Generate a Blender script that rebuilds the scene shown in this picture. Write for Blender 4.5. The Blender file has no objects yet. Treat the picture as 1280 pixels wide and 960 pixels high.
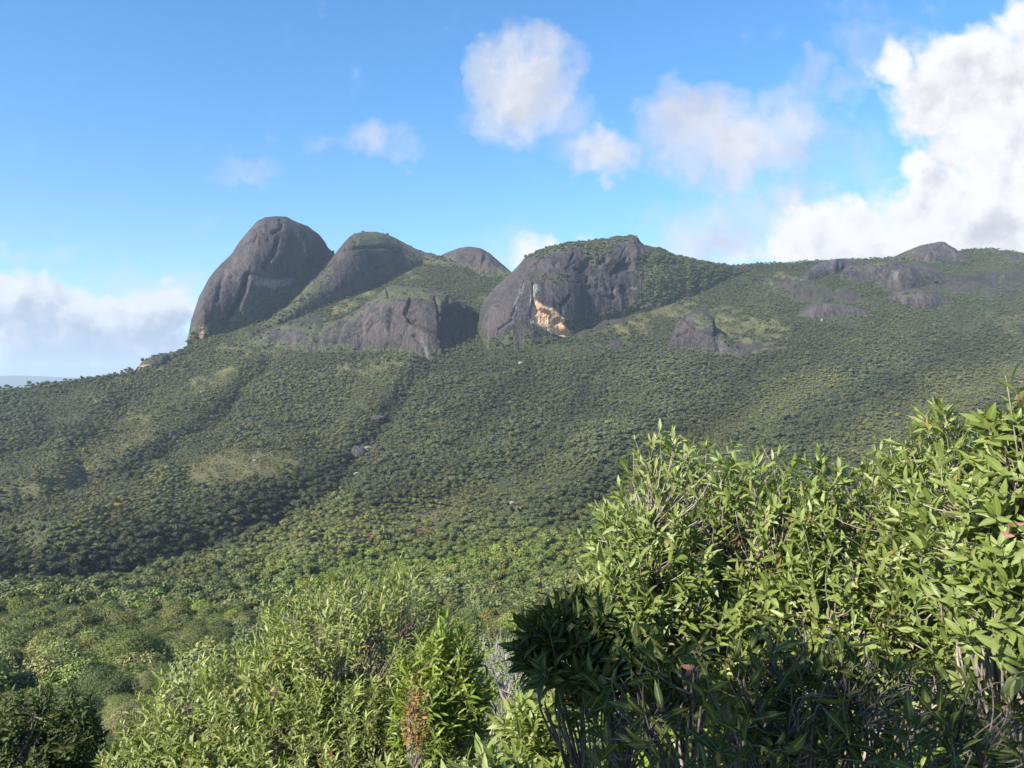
import bpy, math, random
import numpy as np
from mathutils import Vector

S = bpy.context.scene
COL = S.collection
RNG = np.random.default_rng(11)
F = 985.0            # focal length of the photograph, in its 1280x960 pixels
HZ = 480.0           # row of the horizon

# ------------------------------------------------------------------ camera, sky, sun, exposure
cam_d = bpy.data.cameras.new("camera")
cam = bpy.data.objects.new("camera", cam_d); COL.objects.link(cam)
cam_d.sensor_width = 36.0; cam_d.lens = 36.0 * F / 1280.0
cam.location = (0, 0, 0); cam.rotation_euler = (math.radians(90), 0, 0)
cam_d.clip_start = 0.1; cam_d.clip_end = 60000
S.camera = cam
S.view_settings.view_transform = 'Standard'; S.view_settings.look = 'None'
EXPO = 1.15
S.view_settings.exposure = EXPO; S.view_settings.gamma = 1.0
S.view_settings.use_curve_mapping = False
S.render.resolution_x = 1024; S.render.resolution_y = 768
S.cycles.max_bounces = 6; S.cycles.diffuse_bounces = 3; S.cycles.glossy_bounces = 2
S.cycles.transmission_bounces = 3; S.cycles.transparent_max_bounces = 4; S.cycles.volume_bounces = 1
S.cycles.use_denoising = True
S.cycles.sample_clamp_indirect = 6.0

SUN_EL = math.radians(32.0)
SUN_AZ = math.radians(-131.0)       # from the view direction (+Y), clockwise; negative = to the left, a little behind
SUN = Vector((math.sin(SUN_AZ) * math.cos(SUN_EL), math.cos(SUN_AZ) * math.cos(SUN_EL), math.sin(SUN_EL)))
sun_d = bpy.data.lights.new("sun", 'SUN'); sun_d.energy = 5.0; sun_d.angle = math.radians(0.5)
sun_d.color = (1.0, 0.955, 0.87)
sun = bpy.data.objects.new("sun", sun_d); COL.objects.link(sun)
sun.rotation_euler = SUN.to_track_quat('Z', 'Y').to_euler(); sun.location = (-30, -20, 40)

W = bpy.data.worlds.new("World"); S.world = W; W.use_nodes = True


class NG:
    """small helper that writes shader maths"""
    def __init__(s, tree): s.t = tree; s.n = tree.nodes; s.l = tree.links
    def node(s, kind, **kw):
        n = s.n.new(kind)
        for k, v in kw.items(): setattr(n, k, v)
        return n
    def link(s, a, b): s.l.new(a, b)
    def put(s, sock, v):
        if isinstance(v, bpy.types.NodeSocket): s.l.new(v, sock)
        else: sock.default_value = v
    def m(s, op, a, b=None, c=None, clamp=False):
        n = s.n.new('ShaderNodeMath'); n.operation = op; n.use_clamp = clamp
        s.put(n.inputs[0], a)
        if b is not None: s.put(n.inputs[1], b)
        if c is not None: s.put(n.inputs[2], c)
        return n.outputs[0]
    def ss(s, v, a, b, lo=0.0, hi=1.0):
        n = s.n.new('ShaderNodeMapRange'); n.interpolation_type = 'SMOOTHSTEP'; n.clamp = True
        s.put(n.inputs[0], v); n.inputs[1].default_value = a; n.inputs[2].default_value = b
        n.inputs[3].default_value = lo; n.inputs[4].default_value = hi
        return n.outputs[0]
    def mix(s, f, a, b, kind='MIX'):
        n = s.n.new('ShaderNodeMix'); n.data_type = 'RGBA'; n.blend_type = kind
        s.put(n.inputs[0], f); s.put(n.inputs[6], a); s.put(n.inputs[7], b)
        return n.outputs[2]
    def noise(s, vec, scale, detail=4.0, rough=0.55, dist=0.0, col=False):
        n = s.n.new('ShaderNodeTexNoise'); n.inputs['Scale'].default_value = scale
        n.inputs['Detail'].default_value = detail; n.inputs['Roughness'].default_value = rough
        n.inputs['Distortion'].default_value = dist
        if vec is not None: s.l.new(vec, n.inputs['Vector'])
        return n.outputs['Color'] if col else n.outputs['Fac']
    def attr(s, name, kind='GEOMETRY'):
        n = s.n.new('ShaderNodeAttribute'); n.attribute_name = name; n.attribute_type = kind
        return n
    def xyz(s, x, y, z):
        n = s.n.new('ShaderNodeCombineXYZ'); s.put(n.inputs[0], x); s.put(n.inputs[1], y); s.put(n.inputs[2], z)
        return n.outputs[0]
    def vm(s, op, a, b=None):
        n = s.n.new('ShaderNodeVectorMath'); n.operation = op
        s.put(n.inputs[0], a)
        if b is not None: s.put(n.inputs[1], b)
        return n.outputs[0]


def build_world():
    t = W.node_tree; t.nodes.clear(); g = NG(t)
    sky = g.node('ShaderNodeTexSky', sky_type='NISHITA')
    sky.sun_disc = False; sky.sun_elevation = SUN_EL; sky.sun_rotation = SUN_AZ
    sky.altitude = 1300; sky.air_density = 1.0; sky.dust_density = 0.9; sky.ozone_density = 2.4
    tc = g.node('ShaderNodeTexCoord')
    sep = g.node('ShaderNodeSeparateXYZ'); g.link(tc.outputs['Generated'], sep.inputs[0])
    X, Y, Z = sep.outputs
    # clouds hang in the northern half of the sky: direction -> slope coordinates (x/y, z/y), in units of 100 photo pixels
    Yc = g.m('MAXIMUM', Y, 0.05)
    qx = g.m('MULTIPLY', g.m('DIVIDE', X, Yc), F / 100)
    qy = g.m('MULTIPLY', g.m('DIVIDE', Z, Yc), F / 100)
    P = g.xyz(qx, qy, 0.0)
    w1 = g.noise(P, 0.9, 3.0, 0.6, col=True)
    w = g.vm('SUBTRACT', w1, (0.5, 0.5, 0.5))
    sc = g.node('ShaderNodeVectorMath', operation='SCALE'); g.link(w, sc.inputs[0]); sc.inputs[3].default_value = 0.95
    w2 = g.noise(P, 3.4, 4.0, 0.6, col=True)
    wv2 = g.vm('SUBTRACT', w2, (0.5, 0.5, 0.5))
    sc2 = g.node('ShaderNodeVectorMath', operation='SCALE'); g.link(wv2, sc2.inputs[0]); sc2.inputs[3].default_value = 0.46
    Pw = g.vm('ADD', g.vm('ADD', P, sc.outputs[0]), sc2.outputs[0])
    sp = g.node('ShaderNodeSeparateXYZ'); g.link(Pw, sp.inputs[0])
    wx, wy = sp.outputs[0], sp.outputs[1]

    def blobs(items, dx=0.0, dy=0.0):
        out = None
        for (px, py, rx, ry, h) in items:
            cx, cy = (px - 640) / 100 + dx, (HZ - py) / 100 + dy
            a = g.m('MULTIPLY', g.m('SUBTRACT', wx, cx), 100 / rx)
            b = g.m('MULTIPLY', g.m('SUBTRACT', wy, cy), 100 / ry)
            d2 = g.m('MULTIPLY_ADD', a, a, g.m('MULTIPLY', b, b))
            v = g.m('SUBTRACT', h, g.m('MULTIPLY', d2, h))
            v = g.m('MAXIMUM', v, 0.0)
            out = v if out is None else g.m('MAXIMUM', out, v)
        return out

    fb = g.noise(P, 2.2, 8.0, 0.58)
    fine = g.noise(P, 1.3, 9.0, 0.62, 0.4)
    off = g.node('ShaderNodeVectorMath', operation='ADD'); g.link(P, off.inputs[0]); off.inputs[1].default_value = (-0.14, 0.13, 0.0)
    fb2 = g.noise(off.outputs[0], 2.2, 5.0, 0.58)
    relief = g.m('SUBTRACT', fb, fb2)

    thick = [(1235, 118, 150, 88, 1.0), (1300, 190, 150, 150, 1.0), (1115, 82, 42, 46, .55), (1245, 268, 190, 92, 1.0), (1060, 300, 120, 60, .85), (1010, 312, 80, 34, .7),
             (1150, 215, 50, 40, .7), (1330, 60, 110, 80, 1.0), (0, 385, 110, 62, 1.0), (110, 405, 160, 58, 1.0), (205, 395, 70, 52, .8), (50, 440, 260, 40, .9), (40, 468, 260, 34, .95),
             (-160, 400, 180, 110, 1.0), (690, 322, 72, 40, .55), (980, 322, 70, 26, .6), (1480, 200, 220, 220, 1.0)]
    soft = [(652, 112, 86, 86, .95), (635, 85, 56, 50, .75), (690, 130, 60, 46, .5), (752, 183, 70, 42, .9), (870, 160, 88, 70, .88), (925, 185, 116, 70, .95),
            (985, 150, 66, 66, .72), (1020, 110, 34, 50, .4), (465, 168, 58, 32, .5), (500, 184, 50, 20, .3), (400, 170, 40, 16, .22), (310, 204, 60, 22, .24),
            (1060, 112, 30, 24, .4), (930, 285, 150, 60, .62), (900, 308, 110, 38, .75), (1000, 262, 90, 44, .6), (1060, 190, 60, 60, .4), (640, 312, 90, 40, .3), (1120, 60, 90, 50, .3), (40, 312, 120, 16, .3), (190, 350, 110, 22, .35), (1075, 12, 60, 18, .2)]
    dT, dS = blobs(thick), blobs(soft)
    up = blobs([(x, y, rx, ry, h) for (x, y, rx, ry, h) in thick], 0.20, -0.20)
    aT = g.ss(g.m('ADD', dT, g.m('MULTIPLY', g.m('SUBTRACT', fb, 0.5), 0.75)), 0.06, 0.56)
    wisp = g.noise(Pw, 2.6, 7.0, 0.62)
    aS = g.m('MULTIPLY', g.ss(g.m('ADD', dS, g.m('ADD', g.m('MULTIPLY', g.m('SUBTRACT', fine, 0.5), 0.7), g.m('MULTIPLY', g.m('SUBTRACT', wisp, 0.5), 0.65))), -0.10, 1.10), 0.97)
    aS = g.m('MULTIPLY', aS, g.ss(dS, 0.0, 0.16))
    front = g.ss(Y, 0.1, 0.3)
    aT = g.m('MULTIPLY', aT, front); aS = g.m('MULTIPLY', aS, front)
    # lit side up-left, grey-violet bellies
    sm1 = g.noise(Pw, 1.0, 4.0, 0.5); off2 = g.vm('ADD', Pw, (-0.22, 0.22, 0.0)); sm2 = g.noise(off2, 1.0, 4.0, 0.5)
    lit = g.m('ADD', g.m('MULTIPLY', g.m('SUBTRACT', sm1, sm2), 1.5), g.m('MULTIPLY', relief, 0.5))
    lit = g.m('ADD', lit, g.m('MULTIPLY', g.m('SUBTRACT', fine, 0.5), 0.5))
    lit = g.m('ADD', lit, g.m('MULTIPLY', g.m('SUBTRACT', up, 0.55), -0.35))
    low = g.ss(wy, 0.1, 1.5, 0.0, 1.0)
    lit = g.m('ADD', lit, g.m('MULTIPLY', g.m('SUBTRACT', low, 0.8), 0.45))
    litf = g.ss(lit, -0.46, 0.26)
    west = g.ss(wx, -3.6, -2.6, 1.0, 0.0)
    belly = g.mix(west, (0.66, 0.67, 0.73, 1), (0.42, 0.51, 0.64, 1))
    cT = g.mix(litf, belly, g.mix(west, (1.03, 1.02, 1.03, 1), (0.88, 0.91, 0.96, 1)))
    # the top of the clear sky a little purer than the model's
    hs = g.node('ShaderNodeHueSaturation'); hs.inputs['Saturation'].default_value = 1.0; hs.inputs['Value'].default_value = 1.0
    g.link(sky.outputs[0], hs.inputs['Color'])
    skyc = g.node('ShaderNodeVectorMath', operation='MULTIPLY'); g.link(hs.outputs[0], skyc.inputs[0]); g.link(g.mix(g.ss(Z, 0.0, 0.42), (0.80, 0.91, 1.03, 1), (0.56, 0.98, 1.19, 1)), skyc.inputs[1])
    K = 1.0 / (0.1 * 2 ** EXPO)
    cTs = g.node('ShaderNodeVectorMath', operation='SCALE'); g.link(cT, cTs.inputs[0]); cTs.inputs[3].default_value = K
    sl = g.ss(g.m('ADD', g.m('MULTIPLY', g.m('SUBTRACT', sm1, sm2), 1.6), g.m('ADD', g.m('MULTIPLY', relief, 0.45), g.m('MULTIPLY', g.m('SUBTRACT', wisp, 0.5), 0.3))), -0.40, 0.36)
    c = g.mix(aS, skyc.outputs[0], g.mix(sl, (0.66 * K, 0.68 * K, 0.76 * K, 1), (0.86 * K, 0.87 * K, 0.93 * K, 1)))
    c = g.mix(aT, c, cTs.outputs[0])
    bg = g.node('ShaderNodeBackground'); g.link(c, bg.inputs[0]); bg.inputs[1].default_value = 0.1
    out = g.node('ShaderNodeOutputWorld'); g.link(bg.outputs[0], out.inputs[0])
    W.cycles.sampling_method = 'MANUAL'; W.cycles.sample_map_resolution = 512


build_world()

# ------------------------------------------------------------------ helpers
def hash3(ix, iy, iz, seed):
    h = (ix.astype(np.int64) * 374761393 + iy.astype(np.int64) * 668265263 + iz.astype(np.int64) * 2147483647 + seed * 974711) & 0xFFFFFFFF
    h = ((h ^ (h >> 13)) * 1274126177) & 0xFFFFFFFF
    h = ((h ^ (h >> 16)) * 2246822519) & 0xFFFFFFFF
    return ((h ^ (h >> 15)) & 0xFFFFFF).astype(np.float64) / float(0xFFFFFF)

def vnoise(x, y, z, seed=0):
    x = np.asarray(x, float); y = np.asarray(y, float) + 0 * x; z = np.asarray(z, float) + 0 * x
    ix, iy, iz = np.floor(x).astype(np.int64), np.floor(y).astype(np.int64), np.floor(z).astype(np.int64)
    fx, fy, fz = x - ix, y - iy, z - iz
    u, v, w = [t * t * t * (t * (t * 6 - 15) + 10) for t in (fx, fy, fz)]
    def c(a, b, d): return hash3(ix + a, iy + b, iz + d, seed)
    x00 = c(0,0,0) * (1-u) + c(1,0,0) * u; x10 = c(0,1,0) * (1-u) + c(1,1,0) * u
    x01 = c(0,0,1) * (1-u) + c(1,0,1) * u; x11 = c(0,1,1) * (1-u) + c(1,1,1) * u
    return ((x00 * (1-v) + x10 * v) * (1-w) + (x01 * (1-v) + x11 * v) * w) * 2 - 1

def fbm(x, y, z=0.0, oct=4, seed=0, gain=0.5):
    a, s, n = 1.0, 0.0, 0.0
    for o in range(oct):
        f = 2.03 ** o
        s = s + a * vnoise(np.asarray(x) * f + 17.3 * o, np.asarray(y) * f - 9.1 * o, np.asarray(z) * f + 3.7 * o, seed + o)
        n += a; a *= gain
    return s / n

def sstep(v, a, b):
    t = np.clip((v - a) / (b - a), 0, 1); return t * t * (3 - 2 * t)

def seg_dist(px, py, line):
    d = np.full(np.shape(px), 1e9)
    for (x0, y0), (x1, y1) in zip(line[:-1], line[1:]):
        dx, dy = x1 - x0, y1 - y0
        t = np.clip(((px - x0) * dx + (py - y0) * dy) / (dx * dx + dy * dy + 1e-9), 0, 1)
        d = np.minimum(d, np.hypot(px - x0 - t * dx, py - y0 - t * dy))
    return d

def in_poly(px, py, poly):
    ins = np.zeros(np.shape(px), bool); n = len(poly)
    for i in range(n):
        x0, y0 = poly[i]; x1, y1 = poly[(i + 1) % n]
        c = ((y0 > py) != (y1 > py)) & (px < (x1 - x0) * (py - y0) / ((y1 - y0) + 1e-12) + x0)
        ins ^= c
    return ins

def poly_mask(px, py, poly, soft):
    """1 inside, 0 outside, falling off over `soft` pixels, with a ragged edge"""
    d = seg_dist(px, py, list(poly) + [poly[0]])
    d = np.where(in_poly(px, py, poly), d, -d)
    return sstep(d + soft * 1.1 * fbm(np.asarray(px) / 9, np.asarray(py) / 6, 0, 3, 91), -soft, soft)

def mk_mesh(name, V, faces, smooth=True, attrs=None, mats=(), mat_index=None):
    me = bpy.data.meshes.new(name)
    V = np.ascontiguousarray(V, np.float32)
    me.vertices.add(len(V)); me.vertices.foreach_set("co", V.ravel())
    loops, starts, k = [], [], 0
    for A in faces:
        A = np.asarray(A, np.int32)
        if len(A) == 0: continue
        loops.append(A.ravel()); starts.append(np.arange(len(A)) * A.shape[1] + k); k += A.size
    if loops:
        L = np.concatenate(loops); ST = np.concatenate(starts).astype(np.int32)
        me.loops.add(len(L)); me.loops.foreach_set("vertex_index", L)
        me.polygons.add(len(ST)); me.polygons.foreach_set("loop_start", ST)
        if smooth: me.polygons.foreach_set("use_smooth", np.ones(len(ST), bool))
        if mat_index is not None: me.polygons.foreach_set("material_index", np.asarray(mat_index, np.int32))
    for an, av in (attrs or {}).items():
        av = np.asarray(av)
        if av.ndim == 2:
            a = me.attributes.new(an, 'FLOAT_VECTOR', 'POINT'); a.data.foreach_set("vector", av.astype(np.float32).ravel())
        elif av.dtype.kind == 'i':
            a = me.attributes.new(an, 'INT', 'POINT'); a.data.foreach_set("value", av.astype(np.int32))
        else:
            a = me.attributes.new(an, 'FLOAT', 'POINT'); a.data.foreach_set("value", av.astype(np.float32))
    for m in mats: me.materials.append(m)
    me.update(calc_edges=True); me.validate()
    return me

def link(name, me, parent=None, loc=None):
    o = bpy.data.objects.new(name, me); COL.objects.link(o)
    if parent is not None: o.parent = parent
    if loc is not None: o.location = loc
    return o

def tag(o, label=None, cat=None, group=None, kind=None):
    if label: o["label"] = label
    if cat: o["category"] = cat
    if group: o["group"] = group
    if kind: o["kind"] = kind
    return o

def grid_faces(nr, nc):
    i = np.arange(nr * nc).reshape(nr, nc)
    return np.stack([i[:-1, :-1], i[:-1, 1:], i[1:, 1:], i[1:, :-1]], -1).reshape(-1, 4)

def smooth1(a, k):
    if k < 1: return a
    w = np.exp(-0.5 * (np.arange(-3 * k, 3 * k + 1) / k) ** 2); w /= w.sum()
    return np.convolve(np.pad(a, 3 * k, mode='edge'), w, mode='valid')

# ------------------------------------------------------------------ materials
def new_mat(name):
    m = bpy.data.materials.new(name); m.use_nodes = True; m.node_tree.nodes.clear()
    g = NG(m.node_tree); out = g.node('ShaderNodeOutputMaterial')
    return m, g, out

def leaf_material(name, dark, mid, light, src, transl=0.25, rough=0.5, spec=0.35, rib=False):
    """src: attribute carrying 0..1 leaf tone; 'tint' colour multiplies it"""
    m, g, out = new_mat(name)
    tone = g.attr('lc').outputs['Fac']
    c = g.mix(g.ss(tone, 0.0, 0.5), dark, mid); c = g.mix(g.ss(tone, 0.5, 1.0), c, light)
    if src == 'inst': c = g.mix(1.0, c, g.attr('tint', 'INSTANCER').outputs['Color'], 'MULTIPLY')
    elif src == 'obj':
        oi = g.node('ShaderNodeObjectInfo'); c = g.mix(1.0, c, oi.outputs['Color'], 'MULTIPLY')
    if rib:
        r = g.ss(g.attr('rib').outputs['Fac'], 0.72, 0.95)
        c = g.mix(g.m('MULTIPLY', r, 0.28), c, (0.36, 0.40, 0.17, 1))
        c = g.mix(g.ss(tone, 0.975, 0.99), c, (0.27, 0.19, 0.06, 1))
        sp_ = g.noise(None, 60.0, 3.0, 0.6); c = g.mix(g.m('MULTIPLY', g.ss(sp_, 0.55, 0.75), 0.25), c, (0.2, 0.2, 0.06, 1))
    b = g.node('ShaderNodeBsdfPrincipled'); g.link(c, b.inputs['Base Color'])
    b.inputs['Roughness'].default_value = rough; b.inputs['Specular IOR Level'].default_value = spec
    if transl > 0:
        tr = g.node('ShaderNodeBsdfTranslucent')
        g.link(g.mix(1.0, c, (1.25, 1.3, 0.55, 1), 'MULTIPLY'), tr.inputs[0])
        mx = g.node('ShaderNodeMixShader'); mx.inputs[0].default_value = transl
        g.link(b.outputs[0], mx.inputs[1]); g.link(tr.outputs[0], mx.inputs[2]); g.link(mx.outputs[0], out.inputs[0])
    else: g.link(b.outputs[0], out.inputs[0])
    return m

def plain_material(name, a, b_, scale, rough=0.85, bump=0.0):
    m, g, out = new_mat(name)
    tc = g.node('ShaderNodeTexCoord')
    n = g.noise(tc.outputs['Object'], scale, 5.0, 0.6)
    b = g.node('ShaderNodeBsdfPrincipled'); g.link(g.mix(g.ss(n, 0.3, 0.7), a, b_), b.inputs['Base Color'])
    b.inputs['Roughness'].default_value = rough; b.inputs['Specular IOR Level'].default_value = 0.2
    if bump:
        bp = g.node('ShaderNodeBump'); bp.inputs['Strength'].default_value = bump; g.link(n, bp.inputs['Height']); g.link(bp.outputs[0], b.inputs['Normal'])
    g.link(b.outputs[0], out.inputs[0])
    return m

def rock_nodes(g):
    """dark weathered granite with water streaks; returns (colour, height)"""
    geo = g.node('ShaderNodeNewGeometry'); pos = geo.outputs['Position']
    def scaled(v): 
        n = g.node('ShaderNodeMapping'); n.inputs['Scale'].default_value = v; g.link(pos, n.inputs[0]); return n.outputs[0]
    broad = g.noise(scaled((.018, .018, .012)), 1.0, 5.0, 0.6)
    streak = g.noise(scaled((.10, .10, .008)), 1.0, 6.0, 0.65, 0.35)
    thin = g.noise(scaled((.55, .55, .02)), 1.0, 3.0, 0.6, 0.2)
    grain = g.noise(scaled((.35, .35, .35)), 1.0, 6.0, 0.65)
    lich = g.noise(scaled((.07, .07, .05)), 1.0, 7.0, 0.7)
    c = g.mix(g.ss(broad, 0.34, 0.66), (0.033, 0.026, 0.026, 1), (0.078, 0.061, 0.054, 1))
    c = g.mix(g.m('MULTIPLY', g.ss(streak, 0.50, 0.62), 0.9), c, (0.014, 0.013, 0.017, 1))
    c = g.mix(g.m('MULTIPLY', g.ss(thin, 0.54, 0.68), 0.6), c, (0.120, 0.098, 0.088, 1))
    c = g.mix(g.m('MULTIPLY', g.ss(lich, 0.56, 0.72), 0.55), c, (0.088, 0.084, 0.064, 1))
    c = g.mix(g.m('MULTIPLY', g.ss(grain, 0.48, 0.66), 0.5), c, (0.105, 0.088, 0.082, 1))
    h = g.m('ADD', g.m('MULTIPLY', streak, 1.0), g.m('MULTIPLY', grain, 0.9))
    return c, h, streak, lich, scaled

def granite_material():
    m, g, out = new_mat("weathered_granite")
    c, h, streak, lich, scaled = rock_nodes(g)
    pale = g.attr('pale').outputs['Fac']; orange = g.attr('orange').outputs['Fac']; veg = g.attr('veg').outputs['Fac']
    drip = g.noise(scaled((.9, .9, .06)), 1.0, 3.0, 0.6)
    c = g.mix(g.m('MULTIPLY', pale, g.ss(drip, 0.42, 0.62, 0.05, 1.0)), c, (0.34, 0.33, 0.32, 1))
    fresh = g.mix(g.ss(drip, 0.32, 0.66), (0.46, 0.22, 0.085, 1), (0.62, 0.45, 0.30, 1))
    c = g.mix(orange, c, fresh)
    vn = g.noise(scaled((.30, .30, .30)), 1.0, 5.0, 0.7)
    vcol = g.mix(g.ss(vn, 0.35, 0.65), (0.032, 0.042, 0.020, 1), (0.100, 0.100, 0.045, 1))
    vm = g.ss(g.m('ADD', veg, g.m('MULTIPLY', g.m('SUBTRACT', vn, 0.5), 0.9)), 0.42, 0.62)
    c = g.mix(vm, c, vcol)
    b = g.node('ShaderNodeBsdfPrincipled'); g.link(c, b.inputs['Base Color'])
    b.inputs['Roughness'].default_value = 0.8; b.inputs['Specular IOR Level'].default_value = 0.25
    bp = g.node('ShaderNodeBump'); bp.inputs['Strength'].default_value = 1.0; bp.inputs['Distance'].default_value = 3.5
    g.link(h, bp.inputs['Height']); g.link(bp.outputs[0], b.inputs['Normal'])
    g.link(b.outputs[0], out.inputs[0])
    return m

def terrain_material():
    m, g, out = new_mat("hillside_ground")
    c, h, streak, lich, scaled = rock_nodes(g)
    grass, rock, soil = g.attr('grass').outputs['Fac'], g.attr('rock').outputs['Fac'], g.attr('soil').outputs['Fac']
    n1 = g.noise(scaled((.035, .035, .035)), 1.0, 6.0, 0.65); n2 = g.noise(scaled((.45, .45, .45)), 1.0, 5.0, 0.65)
    under = g.mix(g.ss(n2, 0.35, 0.65), (0.034, 0.042, 0.020, 1), (0.065, 0.070, 0.034, 1))
    gr = g.mix(g.ss(n1, 0.35, 0.65), (0.100, 0.096, 0.040, 1), (0.155, 0.140, 0.064, 1))
    gr = g.mix(g.m('MULTIPLY', g.ss(n2, 0.45, 0.7), 0.55), gr, (0.055, 0.062, 0.026, 1))
    gm = g.ss(g.m('ADD', grass, g.m('MULTIPLY', g.m('SUBTRACT', n2, 0.5), 0.5)), 0.25, 0.6)
    cc = g.mix(gm, under, gr)
    cc = g.mix(g.ss(soil, 0.3, 0.7), cc, (0.19, 0.105, 0.055, 1))
    rm = g.ss(g.m('ADD', g.m('MULTIPLY', rock, 0.8), g.m('ADD', g.m('MULTIPLY', g.m('SUBTRACT', n2, 0.5), 0.8), g.m('MULTIPLY', g.m('SUBTRACT', lich, 0.5), 1.4))), 0.4, 0.6)
    cc = g.mix(rm, cc, g.mix(g.m('MULTIPLY', g.ss(n1, 0.4, 0.6), 0.5), g.mix(1.0, c, (0.72, 0.70, 0.70, 1), 'MULTIPLY'), (0.045, 0.048, 0.024, 1)))
    b = g.node('ShaderNodeBsdfPrincipled'); g.link(cc, b.inputs['Base Color'])
    b.inputs['Roughness'].default_value = 0.9; b.inputs['Specular IOR Level'].default_value = 0.15
    bp = g.node('ShaderNodeBump'); bp.inputs['Strength'].default_value = 0.5; bp.inputs['Distance'].default_value = 1.0
    g.link(n2, bp.inputs['Height']); g.link(bp.outputs[0], b.inputs['Normal'])
    g.link(b.outputs[0], out.inputs[0])
    return m

M_GRANITE = granite_material()
M_TERRAIN = terrain_material()
M_FOREST = leaf_material("forest_foliage", (0.048, 0.057, 0.024, 1), (0.100, 0.111, 0.048, 1), (0.160, 0.168, 0.084, 1), 'inst', 0.12, 0.6, 0.2)
M_TREE = leaf_material("tree_foliage", (0.048, 0.057, 0.024, 1), (0.100, 0.111, 0.048, 1), (0.160, 0.168, 0.084, 1), 'obj', 0.15, 0.6, 0.2)
M_BARK = plain_material("grey_bark", (0.06, 0.052, 0.043, 1), (0.14, 0.122, 0.10, 1), 9.0, 0.9, 0.4)
M_TWIG = plain_material("pale_twig_bark", (0.13, 0.105, 0.08, 1), (0.34, 0.29, 0.23, 1), 14.0, 0.85, 0.3)
M_DEAD = plain_material("dead_twig_bark", (0.20, 0.18, 0.16, 1), (0.40, 0.37, 0.33, 1), 12.0, 0.9, 0.3)
M_BOULDER = plain_material("pale_boulder_stone", (0.13, 0.12, 0.11, 1), (0.27, 0.255, 0.24, 1), 0.6, 0.9, 0.6)

# ------------------------------------------------------------------ terrain
TY = np.array([1.2, 3, 6, 12, 25, 40, 70, 100, 150, 200, 270, 370, 450, 560, 680, 820, 950, 1000, 1080, 1250, 1350, 1450, 1600])
TZ = np.array([-1.68, -2.05, -3.1, -5.9, -12.5, -19.5, -30, -38, -49, -59, -72.5, -82, -79.5, -68, -48, -17, 29, 49, 88, 165, 206, 248, 310])
_ly = np.linspace(math.log(0.5), math.log(1600), 1600)
_zz = smooth1(np.interp(np.exp(_ly), TY, TZ), 14)
def prof(Y): return np.interp(np.log(np.maximum(Y, 0.5)), _ly, _zz)
_yy = np.exp(_ly); _pp = HZ - F * _zz / _yy
_o = np.argsort(_pp)
def depth_at(py): return np.interp(py, _pp[_o], _yy[_o])

RIDGE = np.array([(-700, 520), (-250, 502), (0, 490), (55, 485), (110, 477), (140, 472), (175, 464), (205, 452), (235, 436), (300, 402), (380, 352), (420, 330), (480, 326), (548, 324),
                  (600, 332), (640, 345), (700, 345), (800, 330), (860, 327), (905, 334), (945, 331), (1000, 329), (1020, 327), (1060, 326), (1100, 325), (1130, 321), (1170, 322), (1205, 313),
                  (1240, 312), (1280, 318), (1500, 330), (1900, 350)])
_rx = np.arange(-700, 1901.0); _ry = smooth1(np.interp(_rx, RIDGE[:, 0], RIDGE[:, 1]), 3)
def ridge_py(px): return np.interp(px, _rx, _ry)

STREAM = [(-700, 900), (-200, 790), (0, 748), (100, 735), (200, 712), (300, 682), (350, 655), (400, 622), (440, 582), (460, 550), (482, 518), (510, 480), (545, 450)]
GULLIES = [(STREAM[6:], 10, 16), ([(330, 450), (290, 500), (190, 570), (120, 600), (0, 640)], 9, 14), ([(160, 500), (110, 540), (0, 560)], 9, 10),
           ([(660, 470), (600, 540), (560, 590), (480, 640)], 16, 5), ([(1000, 420), (900, 520), (780, 600), (700, 650)], 20, 7), ([(1250, 420), (1120, 480), (1000, 540)], 18, 5),
           ([(760, 450), (720, 520), (660, 580)], 16, 4)]
SPURS = [([(130, 520), (60, 600), (-100, 640)], 22, 9), ([(370, 560), (280, 590), (200, 620), (60, 680)], 20, 10), ([(560, 600), (480, 650), (380, 690)], 26, 7),
         ([(860, 460), (760, 560), (680, 640)], 30, 6), ([(1120, 440), (980, 540)], 34, 6)]

def ground_z(X, Y):
    """height of the hillside"""
    X = np.asarray(X, float); Y = np.asarray(Y, float)
    px = 640 + F * X / np.maximum(Y, 0.5)
    Yr = depth_at(ridge_py(px))
    z = prof(np.minimum(Y, Yr))
    py0 = HZ - F * z / np.maximum(Y, 0.5)
    keep = sstep(Yr - Y, 10, 150)
    near = sstep(Y, 60, 260)
    # the near spur's lip and the ravine hidden behind it
    sy = np.interp(px, [p[0] for p in STREAM[:9]], [p[1] for p in STREAM[:9]])
    Ys = depth_at(sy)
    z = z - 13 * np.exp(-((Y - Ys - 42) / 26) ** 2) * sstep(-px, -430, -330)
    und = 5.5 * fbm(X / 210, Y / 170, 0, 3, 5) + 2.2 * fbm(X / 60, Y / 55, 0, 3, 8)
    wx = px + 16 * fbm(px / 45, py0 / 28, 0, 3, 201); wy = py0 + 9 * fbm(px / 40, py0 / 25, 4.0, 3, 202)
    for line, w, d in GULLIES: und = und - d * np.exp(-(seg_dist(wx, wy, line) / (w * 1.25)) ** 2) * 0.55
    for line, w, d in SPURS: und = und + d * np.exp(-(seg_dist(wx, wy, line) / (w * 1.2)) ** 2) * 1.0
    z = z + und * keep * near + (1 - near) * 0.35 * fbm(X / 7, Y / 7, 0, 3, 4) * sstep(Y, 4, 20)
    # rounded crest, then the far side falls away to the plain
    over = np.maximum(Y - Yr, 0)
    z = z + 0.25 * np.minimum(over, 20) - np.minimum(np.maximum(over - 10, 0) * 0.42, 420 + 0.3 * prof(Yr))
    return z

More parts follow.
